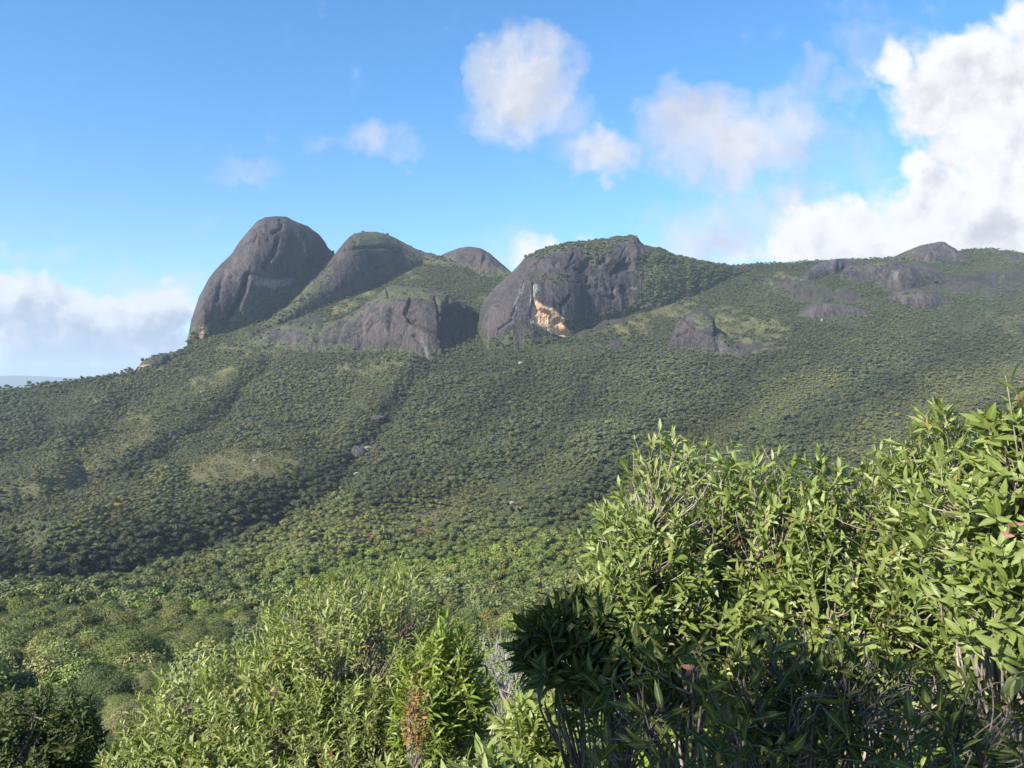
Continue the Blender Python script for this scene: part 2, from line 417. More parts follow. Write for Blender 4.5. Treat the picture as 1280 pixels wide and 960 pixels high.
# masks in the design frame (where on the hillside each kind of ground lies)
GRASS = [([(215, 606), (245, 578), (300, 560), (345, 566), (385, 572), (345, 596), (280, 610)], 5, 1.15), ([(225, 478), (270, 462), (305, 455), (270, 482), (240, 490)], 4, .9),
         ([(90, 580), (150, 520), (190, 512), (205, 540), (170, 565), (110, 610), (0, 640), (-60, 640), (0, 610)], 8, .85), ([(0, 628), (60, 610), (70, 625), (20, 640)], 4, .8),
         ([(340, 690), (440, 655), (520, 632), (610, 610), (620, 632), (540, 665), (430, 690)], 8, .72), ([(385, 462), (480, 448), (520, 455), (470, 470), (400, 475)], 4, .7),
         ([(240, 445), (300, 425), (380, 445), (300, 452)], 4, .6), ([(400, 400), (425, 372), (455, 362), (480, 375), (440, 392)], 4, .7), ([(440, 350), (520, 325), (560, 335), (500, 358)], 5, .5),
         ([(735, 425), (800, 380), (860, 370), (930, 385), (985, 400), (1000, 440), (930, 446), (830, 400), (790, 430)], 6, .62), ([(930, 340), (1000, 336), (1010, 360), (960, 365)], 5, .55),
         ([(1060, 570), (1120, 500), (1200, 470), (1290, 440), (1300, 480), (1160, 540)], 12, .30), ([(1160, 335), (1240, 330), (1280, 345), (1200, 352)], 5, .4), ([(700, 640), (790, 590), (800, 610), (720, 660)], 8, .45),
         ([(120, 480), (230, 445), (260, 440), (230, 462), (130, 490)], 4, .5), ([(540, 690), (600, 670), (700, 672), (640, 690)], 6, .4)]
ROCKS = [([(1085, 345), (1200, 344), (1280, 350), (1360, 360), (1280, 372), (1180, 367), (1120, 372)], 3), ([(950, 350), (1010, 352), (1085, 374), (1040, 386), (985, 374)], 3), ([(715, 412), (740, 404), (775, 396), (800, 396), (785, 404), (760, 411), (738, 416), (722, 422)], 2.0), ([(738, 430), (770, 426), (792, 430), (780, 437), (750, 436)], 2.0),
         ([(1062, 330), (1100, 332), (1140, 328), (1165, 334), (1190, 346), (1160, 358), (1140, 366), (1112, 362), (1088, 350), (1062, 352)], 3), ([(1110, 368), (1150, 362), (1185, 372), (1180, 386), (1140, 384)], 3),
         ([(1000, 382), (1050, 380), (1082, 388), (1075, 397), (1025, 396)], 3), ([(1182, 412), (1210, 404), (1226, 408), (1205, 416)], 2), ([(1220, 342), (1280, 338), (1330, 350), (1290, 362), (1235, 356)], 3),
         ([(1245, 318), (1290, 318), (1310, 330), (1260, 326)], 2), ([(300, 418), (340, 400), (400, 396), (400, 428), (330, 430)], 6), ([(900, 432), (960, 428), (990, 440), (930, 446)], 4),
         ([(535, 468), (560, 466), (565, 472), (540, 473)], 1.5), ([(598, 468), (612, 466), (612, 471), (600, 472)], 1.5)]
SOIL = [([(455, 668), (480, 664), (490, 672), (468, 676)], 3), ([(515, 664), (545, 655), (548, 664), (525, 672)], 3)]

def masks(px, py):
    grass = np.zeros(np.shape(px)); rock = np.zeros(np.shape(px)); soil = np.zeros(np.shape(px))
    jx = px + 10 * fbm(px / 22, py / 14, 1.0, 4, 301); jy = py + 6 * fbm(px / 22, py / 14, 7.0, 4, 302)
    for poly, s, v in GRASS: grass = np.maximum(grass, v * poly_mask(jx, jy, poly, s * 2.2))
    grass *= 0.72 + 0.55 * fbm(px / 10, py / 5, 3.0, 3, 303)
    grass = np.maximum(grass, 0.42 * sstep(fbm(px / 60 + 3, py / 22, 0, 4, 33), 0.30, 0.6) * sstep(-py, -700, -640))
    kx = px + 7 * fbm(px / 14, py / 7, 2.0, 4, 311); ky = py + 3.5 * fbm(px / 14, py / 7, 8.0, 4, 312)
    for poly, s in ROCKS: rock = np.maximum(rock, poly_mask(kx, ky, poly, s * 1.4))
    rock *= sstep(fbm(px / 9, py / 4, 5.0, 4, 313), -0.55, -0.10)
    for poly, s in SOIL: soil = np.maximum(soil, poly_mask(px, py, poly, s))
    return grass, rock, soil

def build_terrain():
    cols = np.concatenate([np.linspace(-700, -120, 70), np.linspace(-115, 1395, 900), np.linspace(1400, 1900, 60)])
    t = np.linspace(0, 1, 620)
    Yr = depth_at(ridge_py(cols))
    # rows: dense where the slope is seen, then over the crest and away to the plain
    rows_in = np.exp(np.log(1.0) + (np.log(Yr)[None, :] - np.log(1.0)) * (t[:, None] ** 0.62))
    ext = np.array([4, 9, 16, 26, 40, 60, 90, 140, 220, 340, 520, 800, 1300, 2200, 3600, 6000, 9000, 14000, 30000.])
    rows = np.concatenate([rows_in, Yr[None, :] + ext[:, None]])
    X = (cols[None, :] - 640) / F * rows
    Z = ground_z(X, rows)
    py = HZ - F * Z / rows
    pxg = np.broadcast_to(cols[None, :], rows.shape)
    g, r, s = masks(pxg.ravel(), py.ravel())
    vis = (rows <= Yr[None, :] + 20).ravel() & (rows > 80).ravel()
    r = r * vis
    V = np.stack([X, rows, Z], -1).reshape(-1, 3)
    # rock faces bulge a little out of the slope
    V[:, 2] += r * (3.0 + 5.0 * fbm(V[:, 0] / 16, V[:, 1] / 11, V[:, 2] / 8, 4, 77))
    me = mk_mesh("hillside", V, [grid_faces(*rows.shape)], True, dict(grass=g * vis, rock=r, soil=s * vis), [M_TERRAIN])
    o = link("hillside", me); tag(o, kind="structure")
    # the patch of ground under and behind the photographer
    n = 40
    a, b = np.meshgrid(np.linspace(-12, 12, n), np.linspace(-14, 1.02, n))
    zz = -1.68 + 0.10 * (1.0 - b) + 0.05 * fbm(a, b, 0, 3, 6) - 0.03
    me2 = mk_mesh("ground", np.stack([a, b, zz], -1).reshape(-1, 3), [grid_faces(n, n)], True, dict(grass=np.full(n * n, .7), rock=np.zeros(n * n), soil=np.full(n * n, .0)), [M_TERRAIN])
    tag(link("ground", me2), kind="structure")

build_terrain()

# blue hills far beyond the left end of the ridge
def build_far_hills():
    nx, ny = 240, 24
    xs = np.linspace(-9500, 9500, nx); t = np.linspace(-1, 1, ny)
    a, b = np.meshgrid(xs, t)
    top = 70 + 60 * fbm(a / 2600, 0.3, 0, 4, 21) + 24 * fbm(a / 700, 0.9, 0, 3, 22)
    z = -420 + (top + 420) * (1 - np.abs(b) ** 1.5) + 18 * fbm(a / 500, b * 3, 0, 3, 23)
    me = mk_mesh("far_hills", np.stack([a, 9000 + b * 1600, z], -1).reshape(-1, 3), [grid_faces(ny, nx)], True,
                 dict(grass=np.zeros(nx * ny), rock=np.zeros(nx * ny), soil=np.zeros(nx * ny)), [M_TERRAIN])
    tag(link("far_hills", me), kind="structure")
build_far_hills()

# ------------------------------------------------------------------ granite domes
BUSH_SPOTS = []      # (x, y, z, size, tone) for scrub rooted on ledges

def dome(name, sil, foot, T, label, cracks=(), veg=(), pale=(), orange=(), carve=(), nx=420, nt=150, k=2, zpow=0.85, groove=1.0, rough=1.0, seed=1, veg_top=0.0, squash=1.0, kind="structure", cat="mountain", bushes=0, mats=None):
    sil = np.array(sil, float); foot = np.array(foot, float)
    x0, x1 = sil[0, 0], sil[-1, 0]
    px = np.linspace(x0, x1, nx)
    ps = smooth1(np.interp(px, sil[:, 0], sil[:, 1]), k); pf = smooth1(np.interp(px, foot[:, 0], foot[:, 1]), k)
    ps = np.minimum(ps, pf - 0.3)
    Yf = depth_at(pf); Yf = Yf.min() + (Yf - Yf.min()) * squash
    h = np.maximum(pf - ps, 0); hm = h.max()
    th = T * np.sqrt(np.clip(h / hm, 0, 1)) + 2
    Ys = Yf + th
    zs, zf = (HZ - ps) / F * Ys, (HZ - pf) / F * Yf
    th_a = np.concatenate([np.linspace(-0.35, 0, 14)[:-1], np.linspace(0, math.pi / 2, nt), np.linspace(math.pi / 2, math.pi, 40)[1:]])
    A = th_a[:, None]
    s = np.sin(np.clip(A, 0, math.pi))
    zz = np.where(A < 0, zf + 120 * A, zf + (zs - zf) * np.power(np.maximum(s, 0), zpow))
    zz = np.where(A > math.pi / 2, (zs - 90) + 90 * np.power(np.maximum(s, 0), 1.2), zz)
    yy = np.where(A < 0, Yf - 6 * A * 0, Yf + (Ys - Yf) * (1 - np.cos(np.clip(A, 0, math.pi))))
    pxx = np.broadcast_to(px[None, :], zz.shape)
    xx = (pxx - 640) / F * yy
    pyy = HZ - F * zz / yy
    P = np.stack([xx, yy, zz], -1)
    du = np.gradient(P, axis=1); dv = np.gradient(P, axis=0)
    N = np.cross(du, dv); N /= np.linalg.norm(N, axis=-1, keepdims=True) + 1e-9
    x, y, z = P[..., 0], P[..., 1], P[..., 2]
    edge = np.clip(np.minimum(pxx - x0, x1 - pxx) / 6, 0, 1) * np.clip((math.pi / 2 - A) / 0.35, 0.15, 1)
    d = 3.0 * fbm(x / 55, y / 55, z / 60, 4, seed) + 0.7 * fbm(x / 14, y / 14, z / 40, 4, seed + 5) * rough
    d -= groove * 1.7 * np.maximum(0, fbm(x / 11, y / 11, z / 130, 3, seed + 9)) ** 1.0
    d += 0.35 * fbm(x / 3.5, y / 3.5, z / 7, 3, seed + 13) * rough
    dsel = np.abs(fbm(x / 46, y / 46, z / 120, 3, seed + 21)); d -= 1.3 * np.exp(-(dsel / 0.03) ** 2) * rough * sstep(fbm(x / 60, y / 60, z / 60, 2, seed + 25), -0.1, 0.3)
    for line, w, dep in cracks:
        wob = 1.6 * fbm(pxx / 7, pyy / 7, 0, 3, seed + 31)
        d -= dep * np.exp(-(seg_dist(pxx + wob, pyy, line) / w) ** 2)
    for poly, soft, dep in carve: d -= dep * poly_mask(pxx, pyy, poly, soft)
    for poly, soft, v in orange: d += 1.7 * v * poly_mask(pxx, pyy, poly, soft) * (fbm(x / 6, y / 6, z / 4, 3, seed + 71) - 0.6 * np.abs(fbm(x / 11, y / 11, z / 16, 2, seed + 73)))
    P = P + N * (d * edge)[..., None] * -1.0 if N[nt // 2, nx // 2, 1] > 0 else P + N * (d * edge)[..., None]
    fx, fy = pxx.ravel(), pyy.ravel()
    vg = np.zeros(fx.shape); pl = np.zeros(fx.shape); og = np.zeros(fx.shape)
    for poly, soft, v in veg: vg = np.maximum(vg, v * poly_mask(fx, fy, poly, soft))
    for poly, soft, v in pale: pl = np.maximum(pl, v * poly_mask(fx, fy, poly, soft))
    for poly, soft, v in orange: og = np.maximum(og, v * poly_mask(fx, fy, poly, soft))
    hgt = np.broadcast_to(np.sin(np.clip(A, 0, math.pi / 2)), zz.shape).ravel() + (np.broadcast_to(A, zz.shape).ravel() > math.pi / 2)
    hh = np.broadcast_to((h / hm)[None, :], zz.shape).ravel() * hgt
    vg = np.maximum(vg, 0.75 * sstep(0.10 + 0.16 * fbm(fx / 9, fy / 5, 2.0, 4, seed + 60) - hh, -0.03, 0.06) * (1 - np.clip(og + pl, 0, 1)))
    if veg_top:
        flat = np.clip((np.abs(N[..., 2]).ravel() - 0.72) / 0.2, 0, 1); vg = np.maximum(vg, veg_top * flat)
    V = P.reshape(-1, 3)
    me = mk_mesh(name, V, [grid_faces(*zz.shape)], True, dict(veg=vg, pale=pl, orange=og), mats or [M_GRANITE])
    o = link(name, me)
    tag(o, label, cat, kind=kind)
    frontal = (A <= math.pi / 2 + 0.05) & (A > 0); fr = np.broadcast_to(frontal, zz.shape).ravel()
    if bushes:
        idx = np.nonzero(fr & (vg > 0.4))[0]
        if len(idx):
            wgt = vg[idx]; pick = RNG.choice(idx, size=min(bushes, len(idx)), replace=False, p=wgt / wgt.sum())
            for i in pick: BUSH_SPOTS.append((*V[i], 1.2 + 1.8 * RNG.random(), vg[i]))
    return o

dome("mountain", [(234, 428), (237, 413), (240, 400), (248, 372), (260, 350), (275, 332), (290, 318), (300, 303), (312, 289), (322, 278), (331, 273.5), (345, 272), (358, 272.5), (370, 278), (385, 284), (400, 296), (410, 308), (420, 318), (430, 330)],
     [(234, 429), (255, 424), (275, 413), (290, 406), (310, 399), (335, 386), (355, 376), (375, 363), (390, 345), (402, 335), (420, 326), (430, 335)], 120,
     "tallest grey granite dome at the left end of the mountain ridge, with steep smooth walls",
     cracks=[([(352, 280), (351, 286), (341, 291)], 1.6, 5), ([(347, 300), (345, 312), (338, 322), (330, 333)], 2.2, 8), ([(310, 342), (305, 362), (298, 378), (288, 396), (284, 406)], 3.0, 12),
             ([(280, 338), (276, 355), (272, 375)], 3, 3), ([(312, 341), (340, 347), (362, 345), (378, 348)], 1.3, 3), ([(385, 325), (382, 340)], 2, 6), ([(360, 300), (366, 296)], 2, 3), ([(318, 300), (322, 292)], 2, 3)],
     pale=[([(313, 346), (345, 347), (370, 347), (366, 356), (340, 362), (316, 354)], 3, .6), ([(378, 300), (382, 299), (382, 322), (379, 318)], 1.5, .8), ([(290, 395), (296, 393), (294, 402), (289, 402)], 1.5, .8)],
     orange=[([(249, 408), (262, 406), (258, 416), (250, 424)], 3, .75), ([(258, 420), (268, 414), (262, 421)], 1.5, .6), ([(318, 354), (344, 360), (352, 350), (330, 352)], 3, .25)],
     carve=[([(388, 318), (396, 306), (412, 306), (420, 318), (405, 332), (386, 345)], 3, 9)], veg=[([(366, 326), (378, 317), (388, 322), (372, 330)], 3, .6), ([(325, 272), (350, 270), (372, 279), (350, 279)], 2, .4)], seed=3, nx=460, nt=190, zpow=0.80, squash=0.72, bushes=60)

dome("mountain", [(300, 425), (330, 404), (360, 382), (385, 352), (402, 334), (418, 320), (425, 312), (432, 303), (440, 295), (450, 292), (470, 291), (480, 293), (495, 299), (510, 307), (530, 315), (548, 321), (575, 330)],
     [(300, 428), (330, 412), (360, 402), (395, 388), (450, 366), (500, 340), (530, 331), (555, 333), (575, 334)], 120,
     "broad granite dome with a grassy cap beside the tallest dome", cracks=[([(432, 310), (450, 309), (478, 308), (500, 314)], 1.8, 5), ([(495, 316), (488, 330), (470, 338)], 3, 5)],
     veg=[([(440, 296), (470, 290), (500, 300), (548, 320), (500, 312), (440, 308)], 3, .85), ([(300, 428), (385, 350), (420, 324), (412, 346), (388, 376), (350, 410)], 6, .72), ([(385, 362), (420, 350), (425, 356), (392, 376)], 4, .6), ([(430, 332), (462, 334), (470, 350), (440, 356)], 5, .5), ([(500, 316), (560, 325), (575, 333), (500, 342), (470, 352), (490, 335)], 4, .9),
          ([(340, 412), (400, 372), (450, 352), (440, 372), (380, 395)], 5, .7)], seed=17, nx=460, zpow=0.95, veg_top=0.62, bushes=260)

dome("mountain", [(544, 326), (552, 319), (560, 315.5), (572, 311), (585, 309), (600, 311), (612, 317), (625, 328), (637, 338), (648, 348)],
     [(544, 328), (556, 326), (585, 336), (600, 346), (637, 349), (648, 350)], 70, "small rounded granite dome between the grassy domed summit and the big cliff",
     cracks=[([(592, 322), (587, 334)], 1.8, 4), ([(606, 320), (600, 338)], 1.8, 4), ([(575, 320), (580, 330)], 1.5, 2)], veg=[([(620, 330), (640, 338), (645, 350), (618, 346)], 3, .7)], seed=29, nx=220, nt=90, bushes=20)

dome("mountain", [(286, 432), (310, 424), (335, 413), (360, 404), (385, 405), (402, 404), (420, 402), (440, 392), (465, 375), (482, 361), (492, 358), (510, 358.5), (530, 359.5), (545, 365), (560, 369), (578, 378), (592, 386), (600, 394), (607, 404)],
     [(286, 434), (310, 432), (340, 434), (370, 439), (400, 441), (440, 442), (500, 444), (535, 447), (552, 446), (562, 440), (572, 432), (588, 419), (600, 410), (607, 405)], 95,
     "low dark granite dome with a shadowed right side in front of the other domes",
     cracks=[([(512, 372), (507, 392), (514, 402), (530, 412), (552, 420)], 2.0, 6), ([(518, 420), (528, 432), (534, 444)], 2.5, 4), ([(483, 362), (484, 372)], 1.5, 4), ([(545, 372), (550, 400), (552, 420)], 2.2, 4),
             ([(560, 372), (566, 390)], 2, 3), ([(430, 398), (420, 430)], 3, 2.5), ([(455, 392), (448, 436)], 3, 2.5), ([(490, 388), (486, 410)], 3, 3), ([(510, 402), (520, 400)], 2, 3), ([(405, 402), (396, 420), (400, 436)], 4, 3), ([(350, 410), (345, 430)], 3, 2)],
     pale=[([(522, 422), (526, 421), (535, 440), (533, 446), (528, 440)], 1.5, .6)], carve=[([(556, 380), (600, 392), (607, 405), (562, 444), (550, 420)], 5, 10)],
     veg=[([(480, 360), (530, 357), (560, 368), (580, 378), (560, 382), (500, 372), (470, 382), (440, 402), (450, 385)], 4, .62), ([(400, 430), (440, 392), (470, 376), (450, 396), (420, 420)], 4, .5), ([(284, 434), (310, 422), (360, 402), (420, 400), (410, 416), (360, 414), (330, 424), (300, 434)], 6, .62), ([(375, 402), (410, 402), (404, 440), (386, 440)], 5, .52)], seed=41, nx=480, nt=170, zpow=0.9, veg_top=0.62, groove=1.5, bushes=120)

dome("mountain", [(597, 411), (599, 395), (602, 386), (606, 376), (620, 360), (640, 342), (650, 332), (655, 325), (670, 317), (690, 311), (712, 306), (740, 303.5), (762, 301), (772, 299), (785, 298), (797, 298), (801, 305), (808, 310), (814, 312.5), (826, 313), (835, 316), (845, 320), (860, 323), (885, 328), (895, 331), (915, 335), (935, 338)],
     [(597, 413), (604, 429), (611, 437), (640, 437), (665, 436), (690, 431), (718, 421), (735, 411), (760, 402), (790, 392), (830, 382), (870, 368), (910, 348), (935, 341)], 150,
     "large granite cliff dome in the middle of the ridge, with an orange fresh rock scar",
     cracks=[([(654, 350), (650, 370), (640, 395)], 1.5, 2.5), ([(666, 354), (667, 372), (664, 394)], 1.6, 4), ([(712, 370), (704, 380)], 1.8, 4), ([(738, 344), (735, 352)], 1.5, 4), ([(733, 328), (730, 338)], 1.5, 4), ([(717, 318), (713, 325)], 1.5, 4),
             ([(784, 322), (775, 330), (768, 340)], 2.2, 6), ([(770, 360), (768, 372)], 2, 5), ([(780, 357), (786, 362)], 2, 5), ([(795, 302), (802, 312)], 2, 4), ([(700, 400), (720, 415)], 2, 4), ([(640, 400), (625, 412)], 2, 3)],
     carve=[([(667, 372), (676, 384), (690, 389), (703, 402), (707, 412), (718, 422), (700, 418), (680, 406), (663, 398), (663, 388)], 1.2, 7), ([(772, 328), (784, 322), (792, 332), (776, 344)], 3, 4), ([(700, 330), (860, 320), (900, 335), (860, 366), (800, 380)], 12, 5)],
     orange=[([(667, 372), (677, 380), (692, 385), (706, 399), (710, 411), (723, 424), (702, 420), (680, 409), (664, 399)], 1.0, 1.0)],
     pale=[([(664, 354), (672, 354), (676, 360), (669, 366), (668, 380), (664, 398), (676, 404), (662, 402), (662, 372)], 1.2, .75), ([(664, 397), (680, 404), (702, 416), (719, 423), (700, 421), (676, 409), (662, 403)], 1.2, .9), ([(652, 352), (656, 352), (644, 384), (642, 382)], 1.2, .5),
           ([(688, 366), (690, 367), (702, 379), (699, 378)], .8, .6), ([(789, 358), (797, 357), (800, 361), (790, 362)], 1.2, .95), ([(768, 360), (772, 360), (770, 370), (767, 368)], 1.2, .6), ([(706, 405), (716, 404), (714, 412)], 2, .4)],
     veg=[([(672, 346), (690, 342), (712, 341), (708, 350), (690, 356)], 4, .55), ([(720, 306), (765, 301), (772, 306), (765, 316), (735, 322)], 3, .85), ([(735, 322), (760, 318), (775, 330), (740, 336)], 4, .45),
          ([(806, 309), (840, 318), (880, 327), (940, 338), (935, 342), (880, 372), (800, 394), (760, 403), (740, 410), (782, 386), (806, 366), (812, 345), (800, 330)], 9, 1.0), ([(795, 340), (830, 325), (820, 350), (800, 362)], 6, .5), ([(718, 420), (760, 402), (770, 404), (730, 424)], 3, .9)],
     seed=53, nx=640, nt=190, zpow=0.88, veg_top=0.62, groove=0.9, bushes=2600)

dome("mountain", [(1108, 327), (1122, 319), (1140, 312), (1152, 308), (1165, 305.5), (1175, 303.5), (1180, 303.5), (1186, 307), (1194, 311), (1203, 319), (1212, 326)], [(1108, 329), (1140, 327), (1170, 329), (1195, 329), (1212, 328)], 60,
     "pointed bare granite summit on the right part of the ridge", cracks=[([(1178, 305), (1192, 318)], 1.5, 3), ([(1160, 310), (1156, 322)], 2, 2)], veg=[([(1108, 327), (1140, 311), (1150, 316), (1125, 328)], 3, .6)], seed=61, nx=180, nt=70, bushes=20)

dome("rock_outcrop", [(1000, 350), (1006, 342), (1012, 336), (1022, 330), (1034, 326.5), (1045, 324.5), (1056, 324), (1070, 325), (1090, 326), (1110, 327)], [(1000, 353), (1012, 353), (1022, 350), (1036, 346), (1048, 343), (1056, 338), (1070, 334), (1090, 330), (1110, 329)], 40,
     "blocky pale rock buttress on the right ridge with a dark shadowed side", seed=67, nx=220, nt=70, kind="thing", cat="rock", cracks=[([(1048, 327), (1050, 342)], 2, 6)], pale=[([(998, 349), (1006, 350), (1008, 355), (998, 354)], 1.2, .8), ([(1014, 330), (1045, 326), (1042, 342), (1016, 348)], 4, .25)])

dome("rock_outcrop", [(830, 440), (838, 424), (845, 404), (858, 393), (866, 389), (880, 388), (893, 399), (897, 412), (912, 424), (925, 434), (935, 442)], [(830, 442), (850, 440), (880, 443), (905, 446), (935, 444)], 55,
     "isolated dark streaked rock face standing in the forest below the right side of the cliff", seed=71, nx=230, nt=100, kind="thing", cat="rock", groove=1.8, cracks=[([(858, 400), (872, 414), (895, 418)], 1.6, 4), ([(895, 402), (895, 425)], 1.6, 4), ([(842, 422), (860, 412)], 1.6, 4)],
     veg=[([(858, 394), (880, 388), (893, 399), (895, 412), (870, 412)], 4, .6), ([(896, 414), (935, 440), (905, 430)], 3, .7)], pale=[([(898, 425), (915, 430), (918, 440), (900, 440)], 4, .25)], bushes=40)

dome("rock_outcrop", [(171, 463), (174, 457), (180, 451), (190, 446), (200, 443), (215, 440), (228, 437), (240, 436)], [(171, 465), (180, 463), (190, 461), (203, 457), (215, 449), (240, 439)], 26,
     "low rock outcrop with an orange cave mouth at the far left end of the ridge", seed=83, nx=160, nt=70, kind="thing", cat="rock", orange=[([(173, 458), (180, 456), (188, 457), (189, 463), (180, 465), (174, 462)], 1.2, .9)], carve=[([(174, 458), (188, 458), (188, 463), (176, 463)], 1, 3)],
     veg=[([(174, 455), (190, 444), (240, 434), (240, 440), (210, 446), (190, 452)], 3, .75), ([(195, 458), (240, 438), (240, 441)], 3, .8)], bushes=40)

dome("rock_outcrop", [(1050, 342), (1060, 331), (1088, 327.5), (1125, 329), (1150, 334), (1172, 343), (1184, 352)], [(1050, 351), (1085, 353), (1112, 363), (1140, 365), (1160, 360), (1184, 355)], 36,
     "long dark rock face below the skyline, between the blocky buttress and the pointed summit", seed=91, nx=260, nt=80, kind="thing", cat="rock", groove=1.6, cracks=[([(1110, 330), (1106, 358)], 1.6, 3)], pale=[([(1114, 338), (1124, 338), (1122, 352), (1114, 350)], 2, .5)], veg=[([(1050, 340), (1090, 326), (1150, 333), (1090, 332)], 2, .6), ([(1150, 336), (1184, 350), (1184, 356), (1150, 352)], 4, .55)], bushes=60)
dome("rock_outcrop", [(1106, 373), (1120, 365), (1148, 362), (1174, 367), (1190, 379)], [(1106, 377), (1130, 385), (1165, 388), (1190, 383)], 24,
     "dark rock slab under the long rock face on the right slope", seed=95, nx=170, nt=60, kind="thing", cat="rock", groove=1.6, veg=[([(1106, 372), (1148, 361), (1174, 366), (1140, 369)], 3, .6)], bushes=30)
dome("rock_outcrop", [(998, 389), (1012, 382), (1030, 379), (1055, 381), (1075, 387), (1086, 393)], [(998, 395), (1020, 399), (1050, 398), (1086, 396)], 18,
     "low dark rock strip on the right slope, directly above the upright pale boulder", seed=97, nx=150, nt=50, kind="thing", cat="rock", groove=1.6, bushes=0)

# ------------------------------------------------------------------ boulders in the forest
def boulder(px, py, size, label, seed, flat=0.6, mat=None, lift=0.5):
    size *= 0.8 if mat is None else 1.0
    Y = float(depth_at(py)); X = (px - 640) / F * Y
    z = float(ground_z(X, Y))
    n, k = 22, 14
    a, b = np.meshgrid(np.linspace(0, 2 * math.pi, n, endpoint=False), np.linspace(-math.pi / 2, math.pi / 2, k))
    d = np.stack([np.cos(b) * np.cos(a), np.cos(b) * np.sin(a), np.sin(b)], -1).reshape(-1, 3)
    r = 1 + 0.35 * fbm(d[:, 0] * 1.6, d[:, 1] * 1.6, d[:, 2] * 1.6, 3, seed) + 0.08 * fbm(d[:, 0] * 6, d[:, 1] * 6, d[:, 2] * 6, 2, seed + 3)
    V = d * r[:, None] * np.array([size, size * 0.8, size * flat])
    i = np.arange(k * n).reshape(k, n); j = np.roll(i, -1, 1)
    fc = np.stack([i[:-1], j[:-1], j[1:], i[1:]], -1).reshape(-1, 4)
    at = dict(pale=np.full(len(V), .15), veg=np.zeros(len(V)), orange=np.zeros(len(V)))
    o = link("boulder", mk_mesh("boulder", V, [fc], True, at, [mat or M_BOULDER]), loc=(X, Y, z + size * flat * lift))
    tag(o, label, "boulder")

boulder(651, 457, 4.2, "pale boulder among the trees just below the orange scarred cliff", 1, lift=1.3)
boulder(640, 629, 2.6, "small pale boulder in the forest left of the tall leafy shrub", 2, lift=1.6)
boulder(446, 584, 3.0, "pale boulder in the dark gully below the grey rock slab", 3, lift=1.4)
boulder(357, 652, 2.6, "pale boulder at the lower end of the dark forested gully", 4, lift=1.5)
boulder(375, 640, 1.8, "small pale boulder a little up the gully from its lower end", 5, lift=1.7)
boulder(1027, 403, 2.6, "upright pale boulder under the dark rock strip on the right slope", 6, 1.2, lift=1.0)
boulder(557, 604, 1.8, "tiny pale boulder in the forest of the middle slope", 7, lift=1.8)
boulder(318, 346 + 245, 1.6, "small grey boulder on the yellowish grass patch of the left slope", 8, lift=0.6)
boulder(446, 556, 8.5, "dark tilted rock slab in the gully below the low dark dome", 9, 0.7, M_GRANITE, lift=0.7)
boulder(458, 549, 6.5, "pale streaked rock slab leaning on the dark slab in the gully", 10, 0.62, M_BOULDER, lift=0.55)
boulder(472, 521, 9.0, "flat rock ledge above the gully slabs", 11, 0.36, M_GRANITE, lift=0.9)
boulder(128, 473, 3.0, "dark boulder on the skyline at the left end of the ridge", 12, .6, M_GRANITE, lift=0.8)
boulder(792, 361, 4.0, "pale boulder on the ledge at the right side of the scarred cliff", 13, .6, lift=1.0)

# ------------------------------------------------------------------ trees
def tubes(P0, P1, P2, r0, r1, nseg=4, ns=5):
    """quadratic bezier tubes, all at once -> (V, F)"""
    P0, P1, P2 = [np.asarray(p, float).reshape(-1, 3) for p in (P0, P1, P2)]
    n = len(P0); r0 = np.broadcast_to(np.asarray(r0, float), (n,)); r1 = np.broadcast_to(np.asarray(r1, float), (n,))
    t = np.linspace(0, 1, nseg + 1)[None, :, None]
    C = (1-t)**2 * P0[:, None] + 2*t*(1-t) * P1[:, None] + t**2 * P2[:, None]
    D = np.gradient(C, axis=1); D /= np.linalg.norm(D, axis=-1, keepdims=True) + 1e-9
    ref = np.where(np.abs(D[..., 2:3]) > 0.9, np.array([1., 0, 0]), np.array([0, 0, 1.]))
    A = np.cross(D, ref); A /= np.linalg.norm(A, axis=-1, keepdims=True) + 1e-9
    B = np.cross(D, A)
    R = r0[:, None] + (r1 - r0)[:, None] * t[..., 0]
    ang = np.arange(ns) * 2 * math.pi / ns
    V = C[:, :, None] + R[:, :, None, None] * (A[:, :, None] * np.cos(ang)[None, None, :, None] + B[:, :, None] * np.sin(ang)[None, None, :, None])
    i = np.arange(n * (nseg + 1) * ns).reshape(n, nseg + 1, ns); j = np.roll(i, -1, 2)
    Fq = np.stack([i[:, :-1], j[:, :-1], j[:, 1:], i[:, 1:]], -1).reshape(-1, 4)
    return V.reshape(-1, 3), Fq

def unit(v): return v / (np.linalg.norm(v, axis=-1, keepdims=True) + 1e-9)
def rdir(rng, n): return unit(rng.normal(size=(n, 3)))

